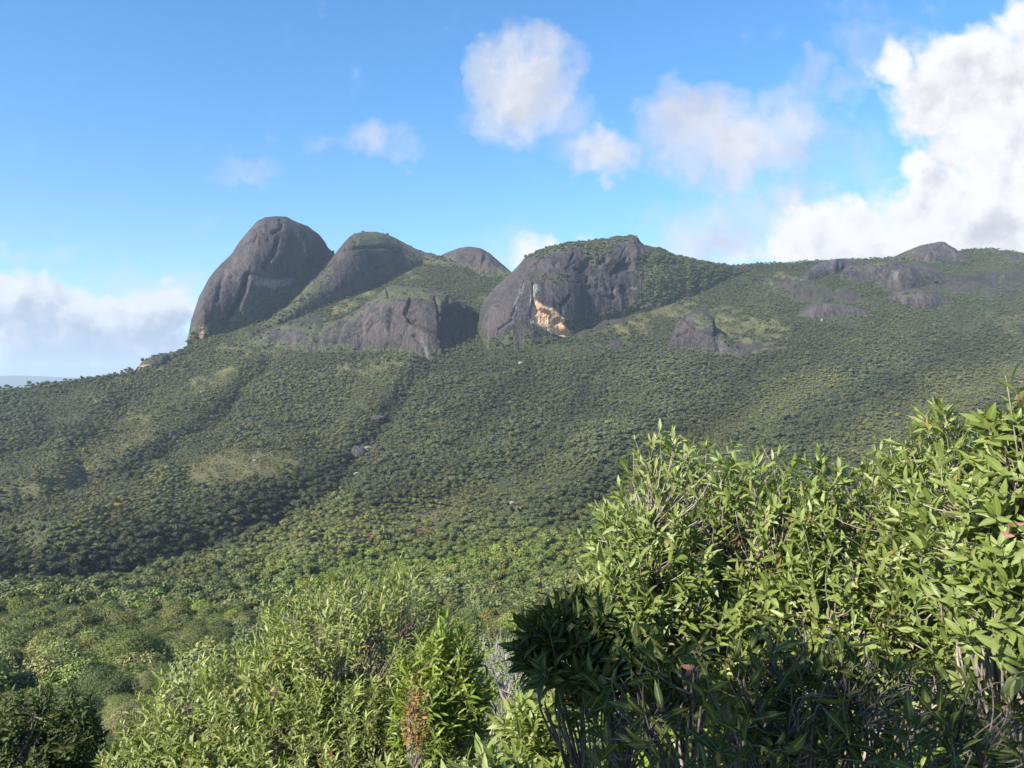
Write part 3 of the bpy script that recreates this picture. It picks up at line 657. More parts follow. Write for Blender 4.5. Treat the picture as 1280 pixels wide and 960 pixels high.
def crown_mesh(name, seed, nleaf, leaf, shape=(1, 1, 0.8), lumps=9, mat=None, core=True):
    """unit crown (about 2 across, base at z=0): leaf clumps spread over an uneven set of lumps"""
    rng = np.random.default_rng(seed)
    sh = np.array(shape)
    L = rdir(rng, lumps); L[:, 2] = np.abs(L[:, 2]) * 0.9 - 0.12
    L *= (0.42 + 0.22 * rng.random(lumps))[:, None]; R = 0.34 + 0.24 * rng.random(lumps)
    L = np.concatenate([L, [[0, 0, 0.1]]]); R = np.append(R, 0.62)
    w = R ** 2; k = rng.choice(len(R), nleaf, p=w / w.sum())
    d = rdir(rng, nleaf); d[:, 2] = np.where(d[:, 2] < -0.45, -d[:, 2], d[:, 2])
    rr = R[k] * (0.72 + 0.36 * rng.random(nleaf) ** 0.8) * (1 + 0.22 * fbm(d[:, 0] * 3.5 + k * 5.1, d[:, 1] * 3.5, d[:, 2] * 3.5, 3, seed) + 0.10 * np.maximum(rng.normal(size=nleaf), 0))
    P = (L[k] + d * rr[:, None])
    # drop what lies deep inside other lumps
    dist = np.linalg.norm(P[:, None] - L[None], axis=-1) / R[None]
    ok = dist.min(1) > 0.62
    P, d = P[ok], d[ok]; n = len(P)
    P = P * sh + np.array([0, 0, 0.52 * sh[2]])
    nn = unit(d + 0.75 * rdir(rng, n) + np.array([0, 0, 0.25]))
    a = unit(np.cross(nn, rdir(rng, n))); b = np.cross(nn, a)
    s = leaf * (0.6 + 0.8 * rng.random(n))[:, None]
    V = np.stack([P - a * s, P + b * s * 0.62, P + a * s, P - b * s * 0.62], 1)
    V[:, 1] += nn * s * 0.15; V[:, 3] += nn * s * 0.15
    lump_tone = rng.random(len(R)); tone = np.clip(0.30 + 0.35 * lump_tone[k[ok]] + 0.35 * (rng.random(n) - 0.3), 0, 1)
    VV = V.reshape(-1, 3); lc = np.repeat(tone, 4); FF = [np.arange(n * 4).reshape(-1, 4)]
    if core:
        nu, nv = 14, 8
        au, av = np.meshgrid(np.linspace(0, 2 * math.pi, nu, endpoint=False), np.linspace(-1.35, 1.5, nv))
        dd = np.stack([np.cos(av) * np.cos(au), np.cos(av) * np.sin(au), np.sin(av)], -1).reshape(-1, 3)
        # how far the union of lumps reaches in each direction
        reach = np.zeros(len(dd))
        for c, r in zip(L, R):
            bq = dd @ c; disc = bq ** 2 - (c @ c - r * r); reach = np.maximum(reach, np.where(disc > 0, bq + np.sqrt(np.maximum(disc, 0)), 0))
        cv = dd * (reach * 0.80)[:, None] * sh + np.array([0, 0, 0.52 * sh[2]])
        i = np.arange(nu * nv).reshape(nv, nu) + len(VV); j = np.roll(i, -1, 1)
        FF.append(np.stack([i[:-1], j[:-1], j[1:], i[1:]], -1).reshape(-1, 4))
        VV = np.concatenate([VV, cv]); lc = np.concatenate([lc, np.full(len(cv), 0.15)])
    return mk_mesh(name, VV, FF, False, dict(lc=lc), [mat])

def trunk_mesh(name, seed):
    rng = np.random.default_rng(seed)
    P0 = [[0, 0, -0.55]]; P2 = [[0.05 * rng.normal(), 0.05 * rng.normal(), 0.35]]; r0 = [0.075]; r1 = [0.05]
    for i in range(7):
        d = rdir(rng, 1)[0]; d[2] = abs(d[2]) * 0.8 + 0.35; P0.append([0, 0, 0.05 + 0.22 * rng.random()]); P2.append(list(np.array([0, 0, 0.25]) + d * (0.5 + 0.2 * rng.random()))); r0.append(0.04); r1.append(0.012)
    P0, P2 = np.array(P0), np.array(P2); P1 = (P0 + P2) / 2 + 0.05 * rng.normal(size=P0.shape)
    V, Fq = tubes(P0, P1, P2, r0, r1, 4, 6)
    return mk_mesh(name, V, [Fq], True, None, [M_BARK])

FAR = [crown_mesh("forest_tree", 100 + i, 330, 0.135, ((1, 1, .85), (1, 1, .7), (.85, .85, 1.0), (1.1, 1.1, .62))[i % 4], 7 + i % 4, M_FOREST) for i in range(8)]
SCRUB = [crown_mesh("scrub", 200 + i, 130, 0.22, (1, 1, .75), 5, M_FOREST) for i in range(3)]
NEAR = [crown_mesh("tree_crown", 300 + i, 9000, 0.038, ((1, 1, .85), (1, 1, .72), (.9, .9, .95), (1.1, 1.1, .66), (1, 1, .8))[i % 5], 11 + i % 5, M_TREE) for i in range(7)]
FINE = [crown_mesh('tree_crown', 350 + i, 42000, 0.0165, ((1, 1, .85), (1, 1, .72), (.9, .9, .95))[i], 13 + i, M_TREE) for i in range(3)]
TRUNKS = [trunk_mesh("tree_trunk", 400 + i) for i in range(3)]

def forest_tint(px, py, Y, rng):
    """tone of a crown by where it grows: dark gully forest, painted ravine shade, olive canopy, brownish scrub"""
    n = len(px)
    g, r, s = masks(px, py)
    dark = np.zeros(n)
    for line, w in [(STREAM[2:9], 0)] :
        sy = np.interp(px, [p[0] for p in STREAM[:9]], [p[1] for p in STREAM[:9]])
        dark = np.maximum(dark, sstep(sy - py, -2, 4) * sstep(py - sy, -95, -25) * sstep(-px, -470, -380))  # shade of the ravine behind the spur, painted into the crown tint
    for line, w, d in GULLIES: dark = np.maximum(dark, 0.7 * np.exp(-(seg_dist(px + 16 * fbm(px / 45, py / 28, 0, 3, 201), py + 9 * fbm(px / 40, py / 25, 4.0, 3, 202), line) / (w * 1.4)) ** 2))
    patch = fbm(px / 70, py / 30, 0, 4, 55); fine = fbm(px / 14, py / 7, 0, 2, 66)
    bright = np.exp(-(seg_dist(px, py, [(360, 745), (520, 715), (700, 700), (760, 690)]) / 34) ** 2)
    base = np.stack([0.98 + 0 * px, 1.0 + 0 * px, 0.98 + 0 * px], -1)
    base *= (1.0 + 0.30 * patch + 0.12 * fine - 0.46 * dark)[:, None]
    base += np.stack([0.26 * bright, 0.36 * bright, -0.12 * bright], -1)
    base = base * (1 - g[:, None] * 0.6) + np.array([1.35, 1.12, 0.95]) * (g[:, None] * 0.6)
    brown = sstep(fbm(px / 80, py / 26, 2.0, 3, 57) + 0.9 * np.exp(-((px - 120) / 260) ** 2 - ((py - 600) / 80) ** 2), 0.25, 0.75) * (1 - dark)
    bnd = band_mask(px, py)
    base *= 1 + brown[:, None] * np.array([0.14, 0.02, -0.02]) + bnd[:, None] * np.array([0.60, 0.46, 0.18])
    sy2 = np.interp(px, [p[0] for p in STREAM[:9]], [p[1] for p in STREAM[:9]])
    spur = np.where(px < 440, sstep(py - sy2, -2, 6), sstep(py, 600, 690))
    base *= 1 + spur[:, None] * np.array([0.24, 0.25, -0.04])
    base *= (0.80 + 0.40 * rng.random(n))[:, None]
    base[:, 0] *= 0.9 + 0.26 * rng.random(n); base[:, 2] *= 0.85 + 0.4 * rng.random(n)
    odd = rng.random(n)
    base = np.where((odd < 0.03)[:, None], base * np.array([1.28, 1.05, 0.85]), base)
    base = np.where((odd > 0.96)[:, None], base * np.array([1.25, 1.4, 0.8]), base)
    return np.clip(base, 0.1, 2.2), g, r, dark

BANDS = [([(-60, 650), (60, 600), (150, 545), (200, 505), (290, 462)], 20), ([(40, 690), (140, 640), (215, 605), (300, 580), (385, 558), (420, 530)], 17),
         ([(330, 700), (430, 668), (520, 640), (620, 612), (720, 590)], 20), ([(420, 540), (440, 500), (480, 470)], 14), ([(760, 640), (840, 570), (930, 520), (1040, 470)], 14), ([(1060, 570), (1160, 510), (1280, 460)], 22)]
def band_mask(px, py):
    bx = px + 16 * fbm(px / 40, py / 24, 11.0, 4, 401); by = py + 8 * fbm(px / 40, py / 24, 17.0, 4, 402)
    m = np.zeros(np.shape(px))
    for line, w in BANDS: m = np.maximum(m, np.exp(-(seg_dist(bx, by, line) / w) ** 2))
    return np.clip(m + 0.35 * fbm(px / 12, py / 6, 5.0, 3, 403) * m, 0, 1)

def sample_forest():
    rng = np.random.default_rng(5)
    out = []
    for y in list(np.arange(24, 62, 1.9)) + list(np.arange(62, 300, 3.3)) + list(np.arange(300, 1470, 2.8)):
        sp = 1.9 if y < 62 else (3.3 if y < 300 else 2.8)
        hw = 0.70 * y + 12
        xs = np.arange(-hw, hw, sp); out.append(np.stack([xs, np.full(len(xs), y)], -1))
    P = np.concatenate(out); P += rng.uniform(-0.48, 0.48, P.shape) * np.where(P[:, 1:] < 62, 1.9, np.where(P[:, 1:] < 300, 3.3, 2.8)) * 1.15
    X, Y = P[:, 0], P[:, 1]
    Z = ground_z(X, Y); px = 640 + F * X / Y; py = HZ - F * Z / Y
    Yr = depth_at(ridge_py(px))
    return rng, X, Y, Z, px, py, Yr

rng, X, Y, Z, px, py, Yr = sample_forest()
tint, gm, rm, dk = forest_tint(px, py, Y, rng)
ok = (Y < Yr + 12) & (rm < 0.45 + 0.75 * (rng.random(len(X)) ** 3))
u = rng.random(len(X))
dens = np.where(gm > 0.3, np.clip(1.0 - gm * 0.6, 0.3, 1), 0.97)
ok &= u < dens
# not in front of bare rock faces: keep the strip of ground right below each dome to low scrub
X, Y, Z, px, py, tint, gm, dk = [a[ok] for a in (X, Y, Z, px, py, tint, gm, dk)]
size = 1.28 + 0.90 * rng.random(len(X)) ** 1.6 + 0.4 * sstep(-Y, -330, -230) + 0.35 * dk + 0.35 * sstep(-Y, -420, -120) + 0.25 * sstep(-Y, -190, -80)
size *= (1.08 + 0.34 * fbm(X / 32, Y / 32, 0, 3, 71)) * np.exp(0.24 * rng.normal(size=len(X)))
brn = sstep(fbm(px / 80, py / 26, 2.0, 3, 57) + 0.9 * np.exp(-((px - 120) / 260) ** 2 - ((py - 600) / 80) ** 2), 0.25, 0.75) * (1 - dk)
brn = np.maximum(brn, band_mask(px, py) * 0.9)
size *= 1 - 0.44 * brn
size = np.clip(size, 0.5, np.where(Y < 220, 3.0, 3.8))
shrubby = gm > (0.30 + 0.2 * rng.random(len(X)))
size = np.where(shrubby, 0.5 + 0.6 * rng.random(len(X)) + 1.2 * (0.8 - np.clip(gm, 0.3, 0.8)), size)
high = sstep(-py, -470, -400); size *= 1 - 0.25 * high
size = np.where(Y < 62, 0.5 + 0.4 * rng.random(len(X)) + Y / 110, size)
is_scrub = shrubby
tint = np.clip(tint * (1 + 0.30 * sstep(-Y, -130, -60))[:, None], 0.1, 2.4)  # near crowns tinted lighter, standing in for sunlight on their tops
kindi = np.where(Y < 62, 15 + rng.integers(0, 2, len(X)), np.where(Y < 170, 11 + rng.integers(0, 4, len(X)), 0))
kindi = np.where(Y < 170, kindi, np.where(is_scrub, 8 + rng.integers(0, 3, len(X)), rng.integers(0, 8, len(X))))

def grass_scrub():
    out = []
    for y in np.arange(200, 1420, 2.1):
        hw = 0.70 * y; xs = np.arange(-hw, hw, 2.1); out.append(np.stack([xs, np.full(len(xs), y)], -1))
    P = np.concatenate(out); P += rng.uniform(-1, 1, P.shape)
    x, y = P[:, 0], P[:, 1]; ppx = 640 + F * x / y
    z = ground_z(x, y); ppy = HZ - F * z / y
    near = np.zeros(len(x), bool)
    g_, r_, s_ = masks(ppx, ppy)
    sel = (g_ > 0.18) & (r_ < 0.5) & (s_ < 0.5) & (rng.random(len(x)) < 0.62) & (y < depth_at(ridge_py(ppx)) + 8)
    x, y, z, ppx, ppy = [a[sel] for a in (x, y, z, ppx, ppy)]
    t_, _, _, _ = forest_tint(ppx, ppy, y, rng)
    for k in range(len(x)): pass
    return np.stack([x, y, z - 0.1], -1), 0.30 + 0.60 * rng.random(len(x)) ** 2, t_ * np.array([1.1, 1.03, 0.95]) * (0.75 + 0.5 * rng.random(len(x)))[:, None]

# the biggest in view become trees of their own
vis = (px > -30) & (px < 735) & (Y < 420) & (Y > 62) & ~shrubby
vis &= ~((py < 990) & (np.abs(px - 400) < 215) & (py > 770 + 0.0022 * (px - 430) ** 2))
vis &= ~((px > 640) & (py > 760))
appear = np.where(vis, size / Y, 0)
N_IND = 286
ind = np.argsort(-appear)[:N_IND]
rest = np.ones(len(X), bool); rest[ind] = False
# a forest tree that would stand hidden among them stays in the mass

def hidden_collection(name, meshes):
    c = bpy.data.collections.new(name)
    for k, me in enumerate(meshes):
        o = bpy.data.objects.new("%s.%03d" % (name, k), me); c.objects.link(o)
    return c
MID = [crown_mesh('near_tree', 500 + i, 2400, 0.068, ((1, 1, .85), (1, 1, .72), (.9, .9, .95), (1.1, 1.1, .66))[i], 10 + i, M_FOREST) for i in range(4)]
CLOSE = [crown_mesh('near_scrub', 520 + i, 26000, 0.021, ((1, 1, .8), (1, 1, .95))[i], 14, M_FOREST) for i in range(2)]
PROTO = hidden_collection("forest_tree", FAR + SCRUB + MID + CLOSE)

def scatter_object(name, pts, scl, rot, kind_i, tints, label, cat):
    me = mk_mesh(name, pts, [], False, dict(scl=scl, rot=rot, pick=kind_i.astype(np.int32), tint=tints))
    o = link(name, me)
    ng = bpy.data.node_groups.new(name, 'GeometryNodeTree')
    ng.interface.new_socket("Geometry", in_out='INPUT', socket_type='NodeSocketGeometry')
    ng.interface.new_socket("Geometry", in_out='OUTPUT', socket_type='NodeSocketGeometry')
    N, Lk = ng.nodes, ng.links
    gi, go = N.new('NodeGroupInput'), N.new('NodeGroupOutput')
    iop = N.new('GeometryNodeInstanceOnPoints'); ci = N.new('GeometryNodeCollectionInfo')
    ci.inputs['Collection'].default_value = PROTO; ci.inputs['Separate Children'].default_value = True; ci.inputs['Reset Children'].default_value = True
    def na(n, t):
        a = N.new('GeometryNodeInputNamedAttribute'); a.data_type = t; a.inputs['Name'].default_value = n; return a.outputs['Attribute']
    Lk.new(gi.outputs[0], iop.inputs['Points']); Lk.new(ci.outputs[0], iop.inputs['Instance'])
    iop.inputs['Pick Instance'].default_value = True
    Lk.new(na('pick', 'INT'), iop.inputs['Instance Index']); Lk.new(na('rot', 'FLOAT_VECTOR'), iop.inputs['Rotation']); Lk.new(na('scl', 'FLOAT_VECTOR'), iop.inputs['Scale'])
    Lk.new(iop.outputs[0], go.inputs[0])
    md = o.modifiers.new("scatter", 'NODES'); md.node_group = ng
    tag(o, label, cat, kind="stuff")
    return o

# forest mass (+ scrub on the ledges of the domes)
GS, GSs, GSt = grass_scrub()
BS = np.array(BUSH_SPOTS)
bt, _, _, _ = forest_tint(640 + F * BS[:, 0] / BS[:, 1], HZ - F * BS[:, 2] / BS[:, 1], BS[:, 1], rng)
bt = bt * np.array([0.95, 0.95, 0.9])
pts = np.concatenate([np.stack([X, Y, Z - 0.15], -1)[rest], BS[:, :3] - np.array([0, 0, 0.3]), GS])
sz = np.concatenate([size[rest], BS[:, 3], GSs])
hz = np.concatenate([0.72 + 0.38 * rng.random(rest.sum()), 0.7 + 0.4 * rng.random(len(BS)), 0.7 + 0.4 * rng.random(len(GS))])
tree_lift = np.concatenate([np.where(is_scrub[rest], 0, size[rest] * 0.45 + 0.9 * np.maximum(rng.normal(size=rest.sum()), -0.6)), np.zeros(len(BS)), np.zeros(len(GS))])
pts[:, 2] += tree_lift
scl = np.stack([sz, sz, sz * hz], -1)
rot = np.zeros_like(pts); rot[:, 2] = rng.random(len(pts)) * 6.283
kk = np.concatenate([kindi[rest], np.where(BS[:, 3] > 2.2, rng.integers(0, 8, len(BS)), 8 + rng.integers(0, 3, len(BS))), 8 + rng.integers(0, 3, len(GS))])
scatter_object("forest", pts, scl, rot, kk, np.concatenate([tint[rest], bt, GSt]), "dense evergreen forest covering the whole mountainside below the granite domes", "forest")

def add_tree(x, y, z, r, tall, tcol, variant, rotz, label, group=None, lift=0.45, name="broadleaf_tree", fine=False):
    root = bpy.data.objects.new(name, None); COL.objects.link(root)
    root.location = (x, y, z); root.rotation_euler = (0, 0, rotz); root.empty_display_size = 0.3
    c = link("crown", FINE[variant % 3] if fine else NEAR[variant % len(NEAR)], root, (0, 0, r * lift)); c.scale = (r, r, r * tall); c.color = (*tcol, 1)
    t = link("trunk", TRUNKS[variant % len(TRUNKS)], root, (0, 0, r * lift)); t.scale = (r, r, r)
    return tag(root, label, "tree", group)

GROUP = "trees of the near forested spur"
def zone_label(px, py, t):
    tone = "dark green" if t[1] < 0.85 else ("bright olive green" if t[1] > 1.12 else "olive green")
    if py < 750 and px < 380: place = "on the near spur's edge above the dark ravine"
    elif px < 200: place = "in the near canopy at the lower left"
    elif px < 420: place = "in the near canopy above the left willow leaved shrub"
    else: place = "in the near canopy between the two big shrubs"
    return "rounded %s tree %s" % (tone, place)
for i in ind:
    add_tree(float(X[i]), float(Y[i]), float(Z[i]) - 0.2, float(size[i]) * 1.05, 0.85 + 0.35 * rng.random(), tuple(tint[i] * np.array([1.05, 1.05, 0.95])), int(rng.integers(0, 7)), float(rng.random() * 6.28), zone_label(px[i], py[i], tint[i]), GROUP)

# the few near crowns one can single out at the lower left
HAND = [  # px, py of the crown's middle, distance, crown radius, colour, label
    (165, 832, 52, 2.9, (1.1, 1.2, .85), "large pale green feathery tree near the lower left, left of the willow leaved shrub"),
    (255, 815, 60, 2.3, (1.15, 1.2, .9), "pale green tree just left of the top of the willow leaved shrub"),
    (75, 855, 48, 2.2, (1.2, 1.45, .7), "yellowish green broad tree near the left edge"),
    (110, 822, 70, 1.8, (.55, .8, .5), "small very dark green tree behind the yellowish green tree"),
    (235, 806, 66, 1.7, (1.25, .92, .7), "reddish brown tinged tree behind the pale green trees at lower left"),
    (275, 778, 88, 1.9, (1.05, 1.25, .7), "small yellow green tree standing above the willow leaved shrub's left shoulder"),
    (30, 812, 85, 2.4, (.95, 1.1, .85), "mid green tree at the left edge above the yellowish tree"),
    (55, 800, 100, 2.2, (1.2, 1.3, .9), "light olive tree at the left edge farther up the slope"),
    (8, 845, 62, 2.0, (.9, 1.0, .7), "green tree cut by the left edge of the view"),
    (130, 880, 40, 2.0, (.85, .95, .8), "grey green tree below the large feathery tree"),
    (200, 868, 42, 1.7, (.9, 1.05, .7), "olive tree partly behind the left side of the willow leaved shrub"),
    (40, 905, 32, 1.6, (.7, .85, .5), "dark olive tree just behind the corner bush at lower left"),
    (655, 850, 46, 1.7, (.9, 1.0, .72), "pale olive tree behind the dead grey twigs"),
    (625, 810, 60, 1.8, (.9, 1.0, .72), "light olive tree above the dead grey twigs"),
]
for (hx, hy, hY, hr, hc, hl) in HAND:
    # slide along the slope until the crown, standing on the ground, is where it belongs
    yy = np.linspace(22, 190, 400)
    zc = ground_z((hx - 640) / F * yy, yy) + 0.95 * hr * yy / hY
    k = int(np.argmin(np.abs(HZ - F * zc / yy - hy)))
    Yn = float(yy[k]); r = float(np.clip(hr * Yn / hY, 1.0, 4.6))
    x = (hx - 640) / F * Yn
    add_tree(x, Yn, float(ground_z(x, Yn)) - 0.15, r, 1.0, tuple(v * 1.2 for v in hc), int(hr * 10), hr * 3, hl, fine=True)  # colour raised in place of the sunlight these crowns miss

# ------------------------------------------------------------------ shrubs in front
def at(px, py, Y): return np.array([(px - 640) / F * Y, Y, (HZ - py) / F * Y])

def leaves_mesh(name, P, D, N, length, width, curl, tone, mat, nsec=3):
    """lance-shaped leaves, folded along the midrib and curving down"""
    n = len(P); N = unit(N - (N * D).sum(-1, keepdims=True) * D); Sd = np.cross(D, N)
    ts = np.linspace(0, 1, nsec + 2)
    prof_w = np.sin(np.pi * ts ** 0.85) ** 0.9
    Vs, ribs = [], []
    fold = 0.32
    for k, t in enumerate(ts):
        ang = curl * t
        c = P + (D * (np.sin(ang) / np.maximum(curl, 1e-3))[:, None] - N * ((1 - np.cos(ang)) / np.maximum(curl, 1e-3))[:, None]) * length[:, None]
        nk = N * np.cos(ang)[:, None] + D * np.sin(ang)[:, None]
        if k in (0, nsec + 1): Vs.append(c[:, None]); ribs.append([1.0])
        else:
            w = (width * prof_w[k])[:, None]
            Vs.append(np.stack([c - Sd * w + nk * w * fold, c, c + Sd * w + nk * w * fold], 1)); ribs.append([0.0, 1.0, 0.0])
    V = np.concatenate(Vs, 1); m = V.shape[1]; rib = np.tile(np.concatenate(ribs), n)
    base = (np.arange(n) * m)[:, None]
    tri = [[0, 2, 1], [0, 3, 2]]; quad = []
    for k in range(nsec - 1):
        a = 1 + 3 * k; quad += [[a, a + 1, a + 4, a + 3], [a + 1, a + 2, a + 5, a + 4]]
    e = 1 + 3 * (nsec - 1); tri += [[e, e + 1, m - 1], [e + 1, e + 2, m - 1]]
    T = (base[:, :, None] + np.array(tri)[None]).reshape(-1, 3); Q = (base[:, :, None] + np.array(quad)[None]).reshape(-1, 4)
    return mk_mesh(name, V.reshape(-1, 3), [T, Q], True, dict(lc=np.repeat(tone, m), rib=rib), [mat])

M_LEAF = leaf_material("lance_leaf", (0.066, 0.096, 0.016, 1), (0.168, 0.212, 0.044, 1), (0.330, 0.350, 0.140, 1), '', 0.28, 0.45, 0.35, True)
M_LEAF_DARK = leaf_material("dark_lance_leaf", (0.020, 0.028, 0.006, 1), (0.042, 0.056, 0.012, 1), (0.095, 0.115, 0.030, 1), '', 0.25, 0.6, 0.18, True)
M_LEAF_WILLOW = leaf_material("willow_leaf", (0.074, 0.100, 0.016, 1), (0.190, 0.226, 0.046, 1), (0.360, 0.370, 0.140, 1), '', 0.26, 0.48, 0.3, True)
M_LEAF_YELLOW = leaf_material("yellow_green_leaf", (0.075, 0.110, 0.014, 1), (0.160, 0.210, 0.026, 1), (0.270, 0.310, 0.050, 1), '', 0.3, 0.45, 0.4, True)
M_SEED = leaf_material("seed_husk", (0.16, 0.075, 0.025, 1), (0.26, 0.15, 0.05, 1), (0.36, 0.24, 0.09, 1), '', 0.2, 0.7, 0.2)
M_WITHER = leaf_material("withered_leaf", (0.16, 0.045, 0.03, 1), (0.26, 0.09, 0.06, 1), (0.34, 0.17, 0.12, 1), '', 0.3, 0.6, 0.3)

def shrub(name, label, cat, base, lobes, leaf_len, ratio, mat, seed, per=11, shoot=0.16, up=0.55, curl=0.5, stem_mat=None, main=9, stem_r=0.013, shell=0.35, zmin=-0.35,
          tone=(0.15, 0.95), leafless=0.0, extra=(), withered=(), spread=(0.45, 1.35), nsec=3, group=None, tidy=0.25, gaps=-0.12, bough=4):
    """base: point on the ground; lobes: (centre, radii, number of shoots); extra: single long shoots (point)"""
    rng = np.random.default_rng(seed)
    base = np.array(base, float)
    T, O = [], []
    for c, R, n in lobes:
        c, R = np.array(c, float), np.array(R, float)
        d = rdir(rng, n * 5); d = d[d[:, 2] > zmin]
        d = d[fbm(d[:, 0] * 3.2 + seed, d[:, 1] * 3.2, d[:, 2] * 3.2, 2, seed + 50) > gaps][:n]
        r = rng.random(len(d)) ** shell * 0.55 + 0.45
        r = r * (1 + 0.22 * fbm(d[:, 0] * 2.1 + seed, d[:, 1] * 2.1, d[:, 2] * 2.1, 3, seed) + 0.07 * rng.normal(size=len(d)))
        T.append(c + d * R * r[:, None]); O.append(unit(d / R))
    for e in extra: T.append(np.array([e], float)); O.append(np.array([[0, 0, 1.0]]))
    T = np.concatenate(T); O = np.concatenate(O); n = len(T)
    sd = unit(O * 0.6 + np.array([0, 0, up]) + tidy * rng.normal(size=(n, 3)))
    # branching: ground -> main limbs -> boughs -> shoots
    cen = T.mean(0)
    mi = rng.choice(n, main, replace=False)
    Mn = base + (T[mi] - base) * rng.uniform(0.38, 0.6, (main, 1)); Mn = Mn * 0.85 + (base + (cen - base) * 0.5) * 0.15
    B0 = base + rng.normal(size=(main, 3)) * np.array([0.10, 0.10, 0.0]) - np.array([0, 0, 0.08])
    nb = max(6, n // bough); bi = rng.choice(n, nb, replace=False)
    pb = np.linalg.norm(T[bi][:, None] - (Mn + (Mn - base) * 0.6)[None], axis=-1).argmin(1)
    Bn = Mn[pb] + (T[bi] - Mn[pb]) * rng.uniform(0.5, 0.72, (nb, 1)) + rng.normal(size=(nb, 3)) * 0.02
    pt = np.linalg.norm(T[:, None] - Bn[None], axis=-1).argmin(1)
    V1, F1 = tubes(B0, (B0 + Mn) / 2 + rng.normal(size=(main, 3)) * 0.07, Mn, stem_r * rng.uniform(.8, 1.25, main), stem_r * 0.62, 7, 6)
    V2, F2 = tubes(Mn[pb], (Mn[pb] + Bn) / 2 + rng.normal(size=(nb, 3)) * 0.05, Bn, stem_r * 0.5, stem_r * 0.3, 5, 5)
    tip_in = T - sd * shoot
    dl = np.linalg.norm(T - Bn[pt], axis=-1, keepdims=True)
    V3, F3 = tubes(Bn[pt], tip_in * 0.85 + 0.15 * (Bn[pt] + T) / 2 + rng.normal(size=(n, 3)) * (0.012 + 0.14 * dl), T, stem_r * 0.27, stem_r * 0.12, 5, 4)
    root = bpy.data.objects.new(name, None); COL.objects.link(root); root.location = base; root.empty_display_size = 0.2
    tag(root, label, cat, group)
    Vs = np.concatenate([V1, V2, V3]) - base
    link("stem", mk_mesh("stem", Vs, [F1, F2 + len(V1), F3 + len(V1) + len(V2)], True, None, [stem_mat or M_TWIG]), root)
    # leaves spiral up every shoot
    keep = rng.random(n) >= leafless
    Tk, sk = T[keep], sd[keep]; nk = len(Tk)
    if nk:
        k = np.tile(np.arange(per), nk); ti = np.repeat(np.arange(nk), per)
        fr = (k + 0.5 * rng.random(len(k))) / per              # 0 = lowest leaf, 1 = the tip
        S_ = sk[ti]; U = unit(np.cross(S_, np.tile([0.3, 0.9, 0.25], (len(k), 1)))); Wv = np.cross(S_, U)
        a = k * 2.39996 + np.repeat(rng.random(nk) * 6.28, per) + rng.normal(size=len(k)) * 0.25
        rad = U * np.cos(a)[:, None] + Wv * np.sin(a)[:, None]
        th = spread[1] + (spread[0] - spread[1]) * fr + rng.normal(size=len(k)) * 0.16
        D = unit(S_ * np.cos(th)[:, None] + rad * np.sin(th)[:, None])
        Np = S_ * np.sin(th)[:, None] - rad * np.cos(th)[:, None]
        Np = unit(Np + 0.28 * rng.normal(size=Np.shape))
        P = Tk[ti] - S_ * (shoot * (1 - fr))[:, None]
        ln = leaf_len * (0.55 + 0.6 * np.sin(np.pi * np.clip(0.18 + 0.72 * (1 - fr), 0, 1))) * rng.uniform(0.72, 1.2, len(k)) * np.repeat(rng.uniform(0.8, 1.15, nk), per)
        wd = ln * ratio * 0.5 * rng.uniform(0.8, 1.2, len(k))
        cu = np.clip(curl * rng.normal(1, 0.55, len(k)), 0.05, 1.8)
        tn = np.clip(tone[0] + (tone[1] - tone[0]) * (0.5 * np.repeat(rng.random(nk), per) + 0.5 * rng.random(len(k)) ** 0.8), 0, 1)
        tn = np.where(rng.random(len(k)) < 0.007, 1.0, np.minimum(tn, 0.96))
        al = rng.random(len(k)) > 0.06
        me = leaves_mesh("foliage", P[al] - base, D[al], Np[al], ln[al], wd[al], cu[al], tn[al], mat, nsec)
        link("foliage", me, root)
    for w_ in withered:
        p = np.array(w_[0]); m = w_[1]
        P = np.tile(p - base, (m, 1)) + rng.normal(size=(m, 3)) * 0.012
        D = unit(rng.normal(size=(m, 3)) + np.array([0, -0.4, -0.8])); L = leaf_len * rng.uniform(0.35, 0.6, m)
        o = link("withered_leaf", leaves_mesh("withered_leaf", P, D, rdir(rng, m), L, L * 0.2, np.full(m, 1.2), rng.random(m), M_WITHER, 3), root)
        o["label"] = "curled reddish brown dead leaves"
    return root

def gbase(px, Y, dy=0.0): 
    x = (px - 640) / F * Y; return (x, Y + dy, float(ground_z(x, Y + dy)))

def lobe(px, py, Y, rx, rz, ry, n): return (at(px, py, Y), (rx / F * Y, ry, rz / F * Y), n)

# the willow-leaved shrub at lower middle left
shrub("willow_leaved_shrub", "broad rounded grey green shrub with narrow willow like leaves at the bottom of the view", "shrub", gbase(400, 5.3),
      [lobe(442, 868, 5.2, 150, 158, 0.75, 1150), lobe(300, 922, 5.1, 140, 108, 0.7, 850), lobe(215, 985, 4.9, 110, 90, 0.6, 480), lobe(420, 960, 4.7, 210, 110, 0.6, 850)],
      0.064, 0.20, M_LEAF_WILLOW, 11, per=13, shoot=0.17, up=0.75, curl=0.6, main=14, stem_r=0.011, gaps=-0.32, spread=(0.3, 1.15),
      withered=[(at(502, 792, 4.75), 4), (at(342, 862, 4.5), 5), (at(370, 826, 4.6), 3), (at(412, 935, 4.15), 4), (at(285, 862, 4.7), 3)])
shrub("yellow_green_shrub", "bright yellow green slender leaved bush growing against the right side of the willow leaved shrub", "shrub", gbase(560, 4.8),
      [lobe(556, 868, 4.65, 54, 92, 0.3, 210), lobe(530, 900, 4.5, 40, 60, 0.25, 100)], 0.08, 0.19, M_LEAF_YELLOW, 12, per=12, shoot=0.16, up=0.7, curl=0.6, main=6, stem_r=0.008)
